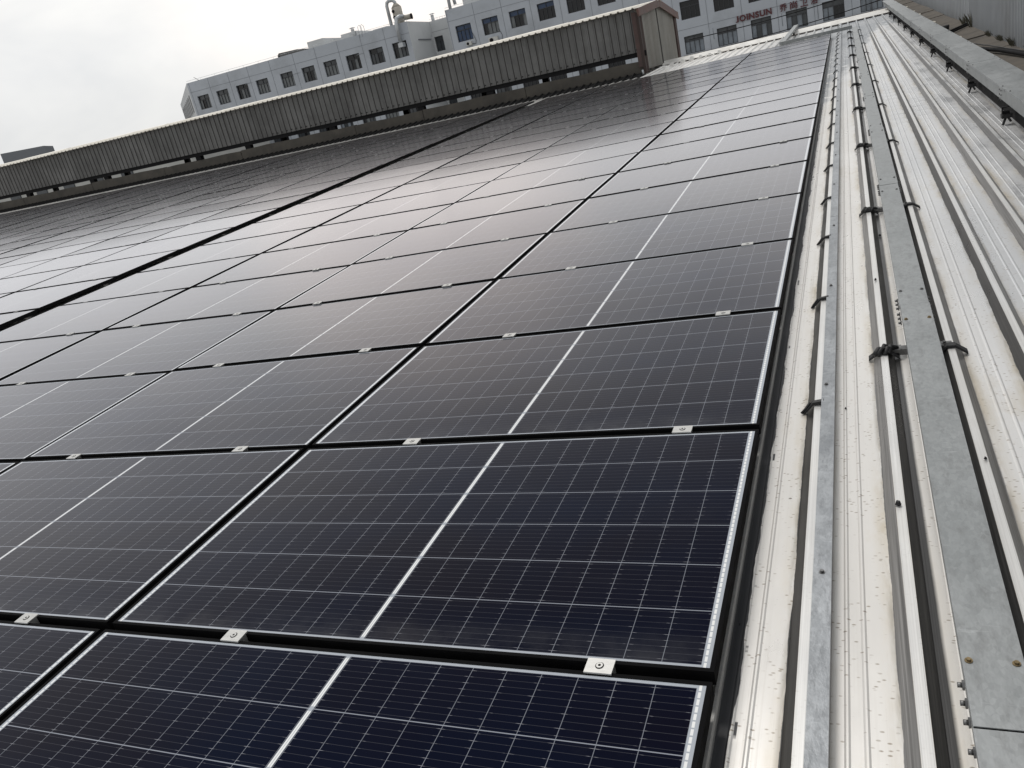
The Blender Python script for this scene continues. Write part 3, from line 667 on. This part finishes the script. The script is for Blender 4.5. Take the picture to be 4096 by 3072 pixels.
# ------------------------------------------------------------------ ridge ventilator (in world axes)
def ww(x, y, z): return (x, y, z + warp(x))
VX0, VX1 = -42.0, -4.80
YF, YB, YR = 22.40, 28.00, 25.20
vent = thing('ridge_vent', 'long ridge ventilator with dark ribbed sides, cream roof and red brown gable', 'roof vent')
ZF0, ZF1 = 1.845, 2.94        # fascia bottom / top
def corr(x0, x1, y, out, z0, z1, p=.205, d=.026, m=0, dark_flanks=False):
    mb = MB(); x = x1; pts = []
    while x > x0:
        pts += [(x, 0), (x - .135, 0), (x - .150, -d), (x - .185, -d), (x - .200, 0)]; x -= p
    for i in range(len(pts) - 1):
        (xa, da), (xb, db) = pts[i], pts[i + 1]
        mm = 1 if (dark_flanks and i % 5 in (1, 3)) else 0  # darker tone on both flanks of every rib
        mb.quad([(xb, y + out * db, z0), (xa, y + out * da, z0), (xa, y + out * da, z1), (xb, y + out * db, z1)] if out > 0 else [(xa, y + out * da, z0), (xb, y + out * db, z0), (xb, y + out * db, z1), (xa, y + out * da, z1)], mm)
    return mb
part('fascia_sheet', corr(VX0, VX1 - .14, YF, 1, ZF0, ZF1, dark_flanks=True).map(ww), [M_FASCIA, M_FASCL], vent)
part('fascia_sheet', corr(VX0, VX1 - .14, YB, -1, ZF0 + .13, ZF1).map(ww), [M_FASCIA, M_FASCL], vent)
mb = MB()
N_ = 40
for i in range(N_):
    xa = VX0 + (VX1 - VX0) * i / N_; xb = VX0 + (VX1 - VX0) * (i + 1) / N_
    mb.box(xa, xb, YF + .05, YF + .11, ZF0 - .125, ZF0 + .02)
part('bottom_beam', mb.map(ww), M_DARK, vent)
# screws along the bottom of the fascia
x = VX1 - .24; k = 0
while x > -18:
    mb = MB(); mb.box(x - .012, x + .012, YF - .042, YF - .002, ZF0 + .055 + .01 * math.sin(k), ZF0 + .080 + .01 * math.sin(k)); x -= .205; k += 1
    part('screw', mb.map(ww), M_DARK, vent)
for (yc, s_) in ((YF + .05, 1), (YB - .25, -1)):
    x = VX1 - .14; k = 0
    while x > VX0:
        L_ = (3.62, 3.55, 2.6, 4.9, 3.75, 3.9, 4.1)[k % 7]; xa = max(x - L_, VX0); mb = MB(); d_ = .012 * math.sin(k * 2.7)
        n = max(1, int(L_ / .6))
        for q in range(n):
            a = xa + .02 + (x - xa - .02) * q / n; b = xa + .02 + (x - xa - .02) * (q + 1) / n
            w1, w2 = .012 * math.sin(a * 3), .012 * math.sin(b * 3)
            mb.hexa([(a, yc, 1.22), (b, yc, 1.22), (b, yc + .2, 1.22), (a, yc + .2, 1.22)], [(a, yc + d_ * .5, 1.605 + d_ + w1), (b, yc + d_ * .5, 1.605 + d_ + w2), (b, yc + .2, 1.605 + d_ + w2), (a, yc + .2, 1.605 + d_ + w1)])
        part('curb_slab', mb.map(ww), M_CURB, vent); x = xa; k += 1
# apron sheet at the curb foot, with rib profile
mb = MB(); x = VX1 - .16
while x > VX0:
    mb.hexa([(x - .06, YF - .55, 1.18), (x, YF - .55, 1.18), (x, YF + .05, 1.22), (x - .06, YF + .05, 1.22)], [(x - .045, YF - .55, 1.222), (x - .015, YF - .55, 1.222), (x - .015, YF + .05, 1.33), (x - .045, YF + .05, 1.33)]); 
    mb.hexa([(x - RP, YF - .42, 1.18), (x - .06, YF - .42, 1.18), (x - .06, YF + .05, 1.2), (x - RP, YF + .05, 1.2)], [(x - RP, YF - .42, 1.215), (x - .06, YF - .42, 1.215), (x - .06, YF + .05, 1.29), (x - RP, YF + .05, 1.29)])
    x -= RP
part('apron_flashing', mb.map(ww), M_APRON, vent)
for i, x in enumerate((-9.7, -12.15, -15.6, -19.25, -21.6, -26.4, -27.2, -31.0, -36)):
    mb = MB(); mb.box(x - .12, x + .12, YF + .08, YF + .24, 1.3, 1.9); mb.box(x - .12, x + .12, YB - .24, YB - .08, 1.3, 1.9); part('post', mb.map(ww), M_DARK, vent)
# roof of the vent: two slopes with ribs, a scalloped eave
ZE, ZA = 2.975, 3.215
mb = MB(); x = VX1 + .02; k = 0
while x > VX0:
    for (y0, z0_, y1, z1_) in ((YF - .16, ZE - .02, YR, ZA), (YB + .16, ZE - .02, YR, ZA)):
        P_ = [(x, 0), (x - .130, 0), (x - .150, .030), (x - .180, .030), (x - .205, 0)]
        for q in range(4):
            (xa, da), (xb, db) = P_[q], P_[q + 1]
            mb.quad([(xb, y0, z0_ + db), (xa, y0, z0_ + da), (xa, y1, z1_ + da), (xb, y1, z1_ + db)])
            mb.quad([(xb, y0, z0_ + db - .006), (xa, y0, z0_ + da - .006), (xa, y0, z0_ + da), (xb, y0, z0_ + db)])
    x -= .205
part('roof_sheet', mb.map(ww), M_VROOF, vent)
mb = MB(); x = VX1 + .05; k = 0
while x > VX0:
    L_ = 2.9; xa = max(VX0, x - L_); dz = .006 * (k % 2)
    mb.quad([(xa, YR - .28, ZA - .005 + dz), (x, YR - .28, ZA - .005 + dz), (x, YR, ZA + .040 + dz), (xa, YR, ZA + .040 + dz)]); mb.quad([(xa, YR, ZA + .040 + dz), (x, YR, ZA + .040 + dz), (x, YR + .28, ZA - .005 + dz), (xa, YR + .28, ZA - .005 + dz)]); x = xa; k += 1
part('ridge_flashing', mb.map(ww), M_VROOF, vent)
# gable end
gx = VX1
mb = MB(); y = YF + .28; pts = []
while y < YB - .30: pts += [(0, y), (0, y + .115), (.012, y + .125), (.012, y + .150)]; y += .165
def gz(y): return ZE - .06 + (ZA - ZE) * (1 - abs(y - YR) / (YR - YF))
for i in range(len(pts) - 1):
    (xa, ya), (xb, yb) = pts[i], pts[i + 1]
    zb = 1.42 if True else 0
    mb.quad([(gx - .09 + xa, ya, 1.36 + .02 * (ya - YF)), (gx - .09 + xb, yb, 1.36 + .02 * (yb - YF)), (gx - .09 + xb, yb, gz(yb)), (gx - .09 + xa, ya, gz(ya))])
part('gable_sheet', mb.map(ww), M_GABLE, vent)
mb = MB(); mb.box(gx - .095, gx - .060, 25.02, 25.05, 1.44, 3.15); part('gable_seam', mb.map(ww), M_FASCL, vent)
for (ya, yb) in ((YF - .20, YR), (YR, YB + .20)):
    mb = MB(); za = ZE - .04 if ya < YR else ZA + .04; zb = ZA + .04 if ya < YR else ZE - .04
    mb.hexa([(gx - .02, ya, za - .20), (gx + .02, ya, za - .20), (gx + .02, yb, zb - .20), (gx - .02, yb, zb - .20)], [(gx - .05, ya, za), (gx + .02, ya, za + .01), (gx + .02, yb, zb + .01), (gx - .05, yb, zb)])
    part('barge_board', mb.map(ww), M_RED, vent)
mb = MB(); mb.box(gx - .12, gx - .04, YF - .06, YF + .12, 1.26, ZE - .12); part('corner_post', mb.map(ww), M_RUST, vent)
mb = MB()
for q in range(3): mb.box(gx - .075, gx - .03 + .004 * q, YF + .125 + .05 * q, YF + .155 + .05 * q, 1.27, ZE - .08)
mb.box(gx - .24, gx - .125, YF - .035, YF + .02, 1.45, ZE - .1); part('corner_post', mb.map(ww), M_REDD, vent)
mb = MB()
for q in range(6): mb.box(gx - .10, gx - .045, YB - .30 + .06 * q, YB - .265 + .06 * q, 1.45, ZE - .08)
mb.box(gx - .13, gx - .101, YB - .32, YB + .06, 1.45, ZE - .08); part('corner_post', mb.map(ww), M_REDD, vent)
mb = MB(); mb.tube([(gx - .10, YF - .25, 1.26), (gx - .11, YF - .25, 1.38)], .028, 10); tag(link('pipe_stub', mb.mesh('pipe_stub', M_PIPE)), 'short grey pipe stub standing by the red vent post', 'pipe')

# ------------------------------------------------------------------ far building (plane y = 90 in world; laid out on the y = 75 ray plane and scaled about nothing: plain numbers)
K = 1.19666
def S(x, y, z): return (.334 + (x - .334) * K, -1.286 + (y + 1.286) * K, 1.147 + (z - 1.147) * K)
def sh(x): return -.0145 * min(0.0, x + 12.0)
def SS(x, y, z): return S(x, y, z + sh(x))
YW, YREC = 75.0, 80.0
rowz = {1: (7.92, 9.39), 2: (5.10, 6.56), 3: (2.28, 3.74), 4: (-.55, .91), 5: (-3.4, -1.94)}
leftx = [-67.3, -64.48, -61.6, -58.8, -55.42, -52.55, -49.7, -46.85, -44.0, -41.2]
rightx = [-34.0 + 2.84 * i for i in range(8)] + [-12.7 + 2.835 * i for i in range(10)]
rightx[7] = -15.5
bl = thing('office_building', 'long bluish grey tiled factory block with rows of dark framed windows', 'building')
def wall_with_holes(x0, x1, y, z0, z1, holes, depth=.24):
    mb = MB(); xs_ = sorted({x0, x1} | {h[0] for h in holes} | {h[1] for h in holes}); zs = sorted({z0, z1} | {h[2] for h in holes} | {h[3] for h in holes})
    for i in range(len(xs_) - 1):
        for j in range(len(zs) - 1):
            cx, cz = (xs_[i] + xs_[i + 1]) / 2, (zs[j] + zs[j + 1]) / 2
            if any(h[0] < cx < h[1] and h[2] < cz < h[3] for h in holes): continue
            mb.quad([(xs_[i], y, zs[j]), (xs_[i + 1], y, zs[j]), (xs_[i + 1], y, zs[j + 1]), (xs_[i], y, zs[j + 1])])
    for (a, b, c, d_) in holes:
        mb.quad([(a, y, c), (b, y, c), (b, y + depth, c), (a, y + depth, c)]); mb.quad([(a, y, d_), (a, y + depth, d_), (b, y + depth, d_), (b, y, d_)])
        mb.quad([(a, y, c), (a, y + depth, c), (a, y + depth, d_), (a, y, d_)]); mb.quad([(b, y, c), (b, y, d_), (b, y + depth, d_), (b, y + depth, c)])
    return mb
holesL = [(x, x + 1.66, *rowz[r]) for x in leftx for r in (1, 2, 3, 4)]
holesR = [(x, x + 1.66, *rowz[r]) for x in rightx for r in (1, 2, 3, 4)]
holeC = [(-38.85, -37.85, 8.0, 9.45), (-38.85, -37.85, 5.2, 6.6), (-38.85, -37.85, 2.35, 3.8)]
TOPZ = 11.0
wl = wall_with_holes(-68.2, -39.0, YW, -9, TOPZ, holesL); wr = wall_with_holes(-34.7, 14.5, YW, -9, TOPZ, holesR); wc = wall_with_holes(-39.0, -34.7, YREC, -9, TOPZ, holeC)
part('front_wall', wl.map(SS), M_TILE, bl); part('front_wall', wr.map(SS), M_TILE, bl); part('recessed_wall', wc.map(SS), M_TILE2, bl)
mb = MB(); mb.quad([(-39.0, YW, -9), (-39.0, YREC, -9), (-39.0, YREC, TOPZ), (-39.0, YW, TOPZ)]); mb.quad([(-34.7, YREC, -9), (-34.7, YW, -9), (-34.7, YW, TOPZ), (-34.7, YREC, TOPZ)]); part('recess_side', mb.map(SS), M_TILE2, bl)
# left end wall and roofs
mb = MB(); a_, b_ = (-68.2, YW), (-84.8, 91.0)
mb.quad([(b_[0], b_[1], -9), (a_[0], a_[1], -9), (a_[0], a_[1], TOPZ), (b_[0], b_[1], TOPZ - .35)]); part('end_wall', mb.map(SS), M_TILE2, bl)
mb = MB()
for q in range(8):
    f0 = .08 + q * .115; f1 = f0 + .055; p = lambda f, o=-.03: (a_[0] + (b_[0] - a_[0]) * f - .02, a_[1] + (b_[1] - a_[1]) * f + o)
    for (z0, z1) in ((8.0, 9.9), (4.4, 6.6)):
        mb.quad([(*p(f1), z0), (*p(f0), z0), (*p(f0), z1), (*p(f1), z1)])
part('window', mb.map(SS), M_WFRAME, bl)
mb = MB(); mb.quad([(-68.2, YW, TOPZ - .02), (-39.0, YW, TOPZ - .02), (-39.0, 96, TOPZ - .02), (-84.8, 91, TOPZ - .4)]); mb.quad([(-39, YREC, TOPZ - .03), (-34.7, YREC, TOPZ - .03), (-34.7, 96, TOPZ - .03), (-39, 96, TOPZ - .03)]); mb.quad([(-34.7, YW, TOPZ - .02), (14.5, YW, TOPZ - .02), (14.5, 96, TOPZ - .02), (-34.7, 96, TOPZ - .02)])
mb.quad([(14.5, YW, -9), (14.5, 96, -9), (14.5, 96, TOPZ), (14.5, YW, TOPZ)]); part('roof_slab', mb.map(SS), M_TILE2, bl)
# joints
mb = MB()
def hj(x0, x1, y, z, w_=.030): mb.box(x0, x1, y - .012, y + .004, z - w_ / 2, z + w_ / 2)
def vj(x, y, z0, z1, w_=.030): mb.box(x - w_ / 2, x + w_ / 2, y - .014, y + .004, z0, z1)
for z_ in (9.95, 7.12, 4.31, 1.48):
    n = 12
    for q in range(n):
        hj(-68.2 + 29.2 * q / n, -68.2 + 29.2 * (q + 1) / n, YW, z_)
        hj(-34.7 + 49 * q / n, -34.7 + 49 * (q + 1) / n, YW, z_)
    hj(-39, -34.7, YREC, z_)
for x in leftx: vj(x - .62 if x != leftx[4] else x - .95, YW, -2, TOPZ)
for x in rightx: vj(x - .62, YW, -2, TOPZ)
part('panel_joints', mb.map(SS), M_JOINT, bl)
mb = MB()
for (xa, xb, y) in ((-68.2, -39, YW), (-34.7, 14.4, YW), (-39, -34.7, YREC)):
    n = 14
    for q in range(n):
        p0, p1 = xa + (xb - xa) * q / n, xa + (xb - xa) * (q + 1) / n
        mb.tube([(p0, y + .1, TOPZ + .20), (p1, y + .1, TOPZ + .20)], .014, 5); mb.tube([(p1, y + .1, TOPZ), (p1, y + .1, TOPZ + .2)], .012, 5)
part('lightning_wire', mb.map(SS), M_PIPE, bl)
# windows: shared meshes, one frame + one set of panes each
def win_mesh(w, h, two=False):
    f = MB(); t_ = .05
    f.box(0, w, 0, .06, 0, t_); f.box(0, w, 0, .06, h - t_, h); f.box(0, t_, 0, .06, t_, h - t_); f.box(w - t_, w, 0, .06, t_, h - t_)
    zt_ = h * .69; f.box(t_, w - t_, 0, .05, zt_ - .03, zt_ + .03)
    ms = [w / 2] if two else [w / 4, w / 2, 3 * w / 4]
    for m_ in ms: f.box(m_ - .022, m_ + .022, 0, .05, t_, zt_ - .03)
    if not two: f.box(w / 2 - .022, w / 2 + .022, 0, .05, zt_ + .03, h - t_)
    return f
def pane_mesh(w, h, low, up):
    p = MB(); zt_ = h * .69; n = len(low)
    for q in range(n): p.quad([(w * q / n, .07 + .003 * (q % 2), .02), (w * (q + 1) / n, .07 + .003 * (q % 2), .02), (w * (q + 1) / n, .07 + .003 * (q % 2), zt_), (w * q / n, .07 + .003 * (q % 2), zt_)], low[q])
    n = len(up)
    for q in range(n): p.quad([(w * q / n, .075, zt_), (w * (q + 1) / n, .075, zt_), (w * (q + 1) / n, .075, h - .02), (w * q / n, .075, h - .02)], up[q])
    return p
PM = [M_PCURT, M_PDARK, M_PMID, M_PBLUE, M_PPALE]
WW, WH = 1.66, 1.465
fme = win_mesh(WW, WH).map(lambda x, y, z: (x * K, y * K, z * K)).mesh('window', M_WFRAME)
fme2 = win_mesh(1.0, 1.45, True).map(lambda x, y, z: (x * K, y * K, z * K)).mesh('window', M_WFRAME)
PV = {}
for nm, low, up in (('open_left', (0, 1, 2, 0), (2, 2)), ('curtain', (0, 0, 0, 0), (2, 2)), ('half', (1, 0, 2, 2), (1, 1)), ('open_mid', (0, 1, 1, 0), (2, 2)), ('dark', (1, 1, 1, 1), (1, 1)), ('dim', (2, 2, 1, 2), (1, 2)), ('dark_right', (2, 1, 0, 1), (1, 1)),
                    ('blue', (3, 3, 3, 3), (3, 3)), ('blue_top', (1, 0, 0, 0), (3, 3)), ('blue_mid', (0, 1, 1, 0), (3, 3)), ('blue_dark', (1, 1, 1, 1), (3, 3)), ('pale', (4, 4, 4, 4), (2, 2)), ('pale_open', (4, 4, 1, 1), (2, 2)), ('pale_mix', (4, 2, 4, 2), (2, 2))):
    PV[nm] = pane_mesh(WW, WH, low, up).map(lambda x, y, z: (x * K, y * K, z * K)).mesh('pane', PM)
pm2 = pane_mesh(1.0, 1.45, (2, 2), (2,)).map(lambda x, y, z: (x * K, y * K, z * K)).mesh('pane', PM)
def window(x, y, z, pv, two=False):
    f = link('window', fme2 if two else fme, bl); f.location = S(x, y + .15, z + sh(x + .8)); p = link('pane', pm2 if two else PV[pv], f)
L1 = ['open_left', 'curtain', 'half', 'curtain', 'curtain', 'open_mid', 'curtain', 'dark_right', 'dim', 'half']
for i, x in enumerate(leftx):
    window(x, YW, rowz[1][0], L1[i])
    for r in (2, 3): window(x, YW, rowz[r][0], random.choice(['curtain', 'dim', 'half', 'pale_mix']))
R1 = ['blue', 'blue_top', 'blue_mid', 'blue_dark', 'dark', 'dark', 'dim', 'dark']
for i, x in enumerate(rightx):
    if i < 8: window(x, YW, rowz[1][0], R1[i])
    if i >= 6 and i < 13: window(x, YW, rowz[2][0], ['dark', 'dark', 'dark', 'dark', 'dark', 'dim', 'dark'][i - 6])
    elif i < 6: window(x, YW, rowz[2][0], random.choice(['dim', 'dark', 'half']))
    window(x, YW, rowz[3][0], ['dark', 'dim', 'dark', 'dark', 'dim', 'dark', 'dark', 'dark', 'pale', 'pale', 'pale_mix', 'pale_mix', 'pale_open', 'pale', 'pale', 'pale', 'pale', 'pale'][i])
window(-38.85, YREC, 8.0, None, True); window(-38.85, YREC, 5.2, None, True); window(-38.85, YREC, 2.35, None, True)
# stains and ledges on the recess
mb = MB(); mb.box(-38.999, -38.9, 76.6, 79.4, 9.25, 9.33); part('ledge', mb.map(SS), M_JOINT, bl)
# dark brown band under the lower windows on the right
mb = MB(); mb.box(-12.9, 12, YW - .25, YW - .02, .6, 2.20); part('sill_band', mb.map(SS), M_REDD, bl)
# penthouse blocks
for (x0, x1, y0, y1, z1) in ((-51.35, -49.35, 75.6, 84.5, 11.72), (-47.1, -45.2, 75.6, 86, 11.52), (-43.3, -41.6, 75.6, 86, 11.15), (-33.0, -29.0, 75.8, 88, 11.75)):
    mb = MB(); mb.box(x0, x1, y0, y1, TOPZ - .3, z1); part('penthouse', mb.map(SS), M_TILE2, bl)

# sign letters, copied
t = thing('facade_sign', 'dark red raised company lettering on the grey facade above the lower windows', 'sign')
def letters(txt, x0, z0, h, adv, bold=.012, cjk=False):
    x = x0
    for ch in txt:
        if ch != ' ':
            cu = bpy.data.curves.new('letter', 'FONT'); cu.body = ch; cu.size = 1.0; cu.offset = bold; cu.extrude = .03
            tmp = bpy.data.objects.new('letter', cu); COL.objects.link(tmp); bpy.context.view_layer.update()
            me = bpy.data.meshes.new_from_object(tmp.evaluated_get(bpy.context.evaluated_depsgraph_get())); bpy.data.objects.remove(tmp); bpy.data.curves.remove(cu)
            xs_ = [v.co.x for v in me.vertices]; ys_ = [v.co.y for v in me.vertices]; mx_, mn, my, ny = max(xs_), min(xs_), max(ys_), min(ys_)
            wd = (mx_ - mn); ht = my - ny; sc = h / ht; wdt = (wd * sc if ch != 'J' else h * .50) if not cjk else h * .98
            for v in me.vertices:
                X = x + (v.co.x - mn) / wd * wdt; Z = z0 + (v.co.y - ny) / ht * h; Y = YW - .10 + v.co.z
                v.co = SS(X, Y, Z)
            me.materials.append(M_SIGN); me.name = 'letter'; link('letter', me, t)
            x += wdt + adv
        else: x += h * .75
letters('JOINSUN', -8.2, 3.83, .50, .065, .040)
letters('\u4e54\u5c1a\u536b\u6d74', -4.62, 3.80, .60, .22, .018, True)

M_STAIN = simple('facade_stain', (.19, .205, .225), .8, 0, .3, 2)
for i, (x, z, h) in enumerate(((-10.2, 3.0, .9), (-4.55, 2.7, 1.0), (-1.75, 2.6, 1.1), (-60.3, 9.3, .06), (-45.6, 9.2, .06), (-53.8, 9.0, .05))):
    w_ = .07 if h > .1 else 1.1
    mb = MB(); mb.hexa([(x, YW - .016, z), (x + w_, YW - .016, z), (x + w_, YW - .001, z), (x, YW - .001, z)], [(x + w_ * .2, YW - .016, z + h), (x + w_ * .7, YW - .016, z + h), (x + w_ * .7, YW - .001, z + h), (x + w_ * .2, YW - .001, z + h)]); part('stain_patch', mb.map(SS), M_STAIN, bl)
mb = MB(); mb.tube([SS(2.2, YW - .1, 2.1), SS(2.2, YW - .1, 4.0)], .035, 6); mb.tube([SS(2.32, YW - .1, 2.1), SS(2.32, YW - .1, 3.8)], .03, 6); part('wall_pipe', mb, M_JOINT, bl)
# rooftop equipment on the far building
t = thing('scrubber_tank', 'tall beige exhaust scrubber tank standing on the office roof edge', 'tank')
mb = MB(); mb.tube([S(-40.25, 76.0, 10.9), S(-40.25, 76.0, 13.0)], .50 * K, 24); mb.tube([S(-40.25, 76.0, 13.0), S(-40.25, 76.0, 13.35)], [.50 * K, .20 * K], 24); part('tank_body', mb, M_TANK, t)
for z_ in (12.1, 12.65):
    mb = MB(); mb.tube([S(-40.42, 75.56, z_), S(-40.43, 75.44, z_)], .15 * K, 16); part('porthole', mb, M_DARK, t)
t = thing('exhaust_duct', 'grey exhaust duct arching beside the beige scrubber tank', 'duct')
mb = MB(); mb.tube([S(-41.15, 75.8, 11.0), S(-41.15, 75.8, 13.3), S(-41.05, 75.8, 13.6), S(-40.8, 75.8, 13.72), S(-40.45, 75.9, 13.7), S(-40.28, 76.0, 13.5), S(-40.25, 76.0, 13.2)], .17 * K, 14); part('duct_pipe', mb, M_PIPE, t)
t = thing('fan_unit', 'horizontal round fan housing beside the scrubber tank on the roof edge', 'fan')
mb = MB(); mb.tube([S(-39.4, 75.4, 11.80), S(-38.6, 75.6, 11.78)], .24 * K, 16); part('fan_barrel', mb, M_TANK, t)
mb = MB(); mb.tube([S(-38.65, 75.58, 11.78), S(-38.55, 75.6, 11.78)], .27 * K, 16); part('fan_flange', mb, M_DARK, t)
t = thing('down_duct', 'shiny elbow duct running down the facade into a window', 'duct')
mb = MB(); mb.tube([S(-39.35, 75.4, 11.92), S(-39.6, 75.0, 11.98), S(-39.85, 74.7, 11.85), S(-39.95, 74.6, 11.4), S(-39.95, 74.6, 9.55)], .19 * K, 14); part('duct_pipe', mb, M_PIPE, t)
mb = MB(); mb.box(-40.18, -39.65, 74.35, 74.95, 9.2, 9.6); part('duct_box', mb.map(S), M_PIPE, t)
def chimney(x, y, z0, z1, w, label):
    t = thing('roof_flue', label, 'flue'); mb = MB(); mb.tube([S(x, y, z0), S(x, y, z1)], w * K, 12); part('stack', mb, M_TILE2, t)
    mb = MB(); mb.tube([S(x, y, z1 + .10), S(x, y, z1 + .2)], [w * 1.9 * K, .02], 14); mb.tube([S(x - w * .6, y, z1), S(x - w * .6, y, z1 + .1)], .02, 5); mb.tube([S(x + w * .6, y, z1), S(x + w * .6, y, z1 + .1)], .02, 5); part('rain_cap', mb, M_PIPE, t)
chimney(-45.45, 75.4, 11.3, 12.18, .18, 'round capped flue left of the roof ladder on the office block')
chimney(-38.8, 80.6, 11.2, 12.0, .17, 'round capped flue above the recessed bay of the office block')
t = thing('hooded_pipe', 'bent silver vent pipe at the corner of the projecting office wing', 'pipe')
mb = MB(); mb.tube([S(-34.15, 75.2, 11.2), S(-34.15, 75.2, 12.2), S(-34.05, 75.2, 12.4), S(-33.8, 75.2, 12.45), S(-33.6, 75.2, 12.2), S(-33.55, 75.2, 11.6)], .16 * K, 12); part('pipe_body', mb, M_PIPE, t)
t = thing('roof_ladder', 'thin looped rail of a ladder at the office roof edge', 'ladder')
for x in (-44.55, -44.25):
    mb = MB(); mb.tube([S(x, 75.0, 11.2), S(x, 75.0, 12.2), S(x + .03, 75.3, 12.35), S(x + .05, 75.6, 12.2), S(x + .05, 75.6, 11.4)], .03, 6); part('handrail', mb, M_PIPE, t)
t = thing('roof_shed', 'small dark corrugated shed with ragged edge on the office roof', 'shed')
mb = MB(); mb.hexa([S(-55.1, 75.4, 11.4), S(-52.65, 75.4, 11.4), S(-52.65, 77.5, 11.4), S(-55.1, 77.5, 11.4)], [S(-55.0, 75.4, 12.05), S(-52.6, 75.4, 11.92), S(-52.6, 77.5, 11.95), S(-55.0, 77.5, 12.1)]); part('shed_body', mb, M_FASCIA, t)
mb = MB(); mb.tube([S(-55.25, 75.6, 11.4), S(-55.3, 75.6, 11.85), S(-55.1, 75.6, 12.0)], .15, 8); part('side_pipe', mb, M_FASCL, t)
for (x, z, w, h, lab) in ((-33.1, 7.42, .55, .34, 'small air conditioner under the blue filmed window'), (-30.75, 7.12, .95, .50, 'larger air conditioner under the window right of the blue one')):
    t = thing('air_conditioner', lab, 'air conditioner', None, 'air conditioners on the office wall')
    mb = MB(); mb.box(x, x + w, YW - .30, YW - .02, z, z + h); part('casing', mb.map(SS), M_ACW, t)
    mb = MB(); mb.tube([SS(x + w * .33, YW - .305, z + h * .5), SS(x + w * .33, YW - .33, z + h * .5)], h * .38 * K, 16); part('fan_grille', mb, M_DARK, t)
    mb = MB(); mb.tube([SS(x + w, YW - .06, z + h * .3), SS(x + w + .35, YW - .06, z + h * .1), SS(x + w + .45, YW - .06, z + h), SS(x + w + .2, YW - .06, z + 1.1)], .025, 6); part('hose', mb, M_DARK, t)
mb = MB(); mb.tube([S(-66.3, YW, 11.75), S(-65.1 - 1.0, YW + .1, 12.05), S(-66.9, YW, 12.25)][:1] + [S(-66.9, YW, 12.2)], .03, 5); tag(link('roof_aerial', mb.mesh('roof_aerial', M_DARK)), 'thin slanted aerial at the left end of the office roof', 'aerial')

# overhead cables in front of the facade
def wy(px, py, Y):        # used once, to hang each cable end at a real point in space
    d = cam.matrix_world.to_3x3() @ Vector(((px - 2048) / 3166.22, -(py - 1536) / 3166.22, -1)); return CAMW + d * ((Y - CAMW.y) / d.y)
for (a, b, lab) in (((-12.3, 3.42), (3.2, 3.95), 'upper thin black cable strung across the office facade'), ((-12.3, 2.15), (4.5, 3.02), 'lower thin black cable strung across the office facade')):
    mb = MB(); n = 16; pts = []
    for i in range(n + 1):
        f = i / n; x = a[0] + (b[0] - a[0]) * f; z = a[1] + (b[1] - a[1]) * f - .22 * math.sin(math.pi * f)
        pts.append(S(x, 66.0, 1.147 + (z - 1.147) * (66 + 1.286) / (75 + 1.286)) if False else (.334 + (x - .334) * .6, -1.286 + 76.286 * .6, 1.147 + (z - 1.147) * .6))
    mb.tube(pts, .022, 6); tag(link('overhead_cable', mb.mesh('overhead_cable', M_DARK)), lab, 'cable', 'cables in front of the office facade')

# neighbours at far left
t = thing('distant_building', 'distant slate grey building showing over the vent at far left', 'building')
mb = MB(); mb.hexa([S(-102.3, 75, -9), S(-94.0, 75, -9), S(-96, 78, -9), S(-104, 78, -9)], [S(-102.3, 75, 10.25), S(-94.0, 75, 9.75), S(-96, 78, 9.75), S(-104, 78, 10.2)]); part('wall', mb, M_FARWALL, t)
mb = MB(); mb.hexa([S(-115, 76, -9), S(-102.31, 76, -9), S(-102.31, 90, -9), S(-115, 90, -9)], [S(-115, 76, 8.9), S(-102.31, 76, 9.1), S(-102.31, 90, 9.1), S(-115, 90, 8.9)]); part('wing', mb, M_FARWALL, t)
t = thing('low_factory', 'low pale factory wall glimpsed through the vent slot at left', 'building')
mb = MB(); mb.hexa([S(-125, 60, -9), S(-57, 60, -9), S(-57, 72, -9), S(-125, 72, -9)], [S(-125, 60, 7.0), S(-57, 60, 5.2), S(-57, 72, 5.2), S(-125, 72, 7.0)]); part('wall', mb, M_LOWWALL, t)
for i in range(9):
    x = -100 + i * 4.2; mb = MB(); zz = 2.9 + (-57 - x) * .024
    mb.box(x, x + 1.6, 59.9, 59.99, zz, zz + .8); part('window', mb.map(S), M_PMID, t)
print('PANELS', n_pan, 'CLAMPS', len(clamp_spots), 'OBJ', len(bpy.data.objects))
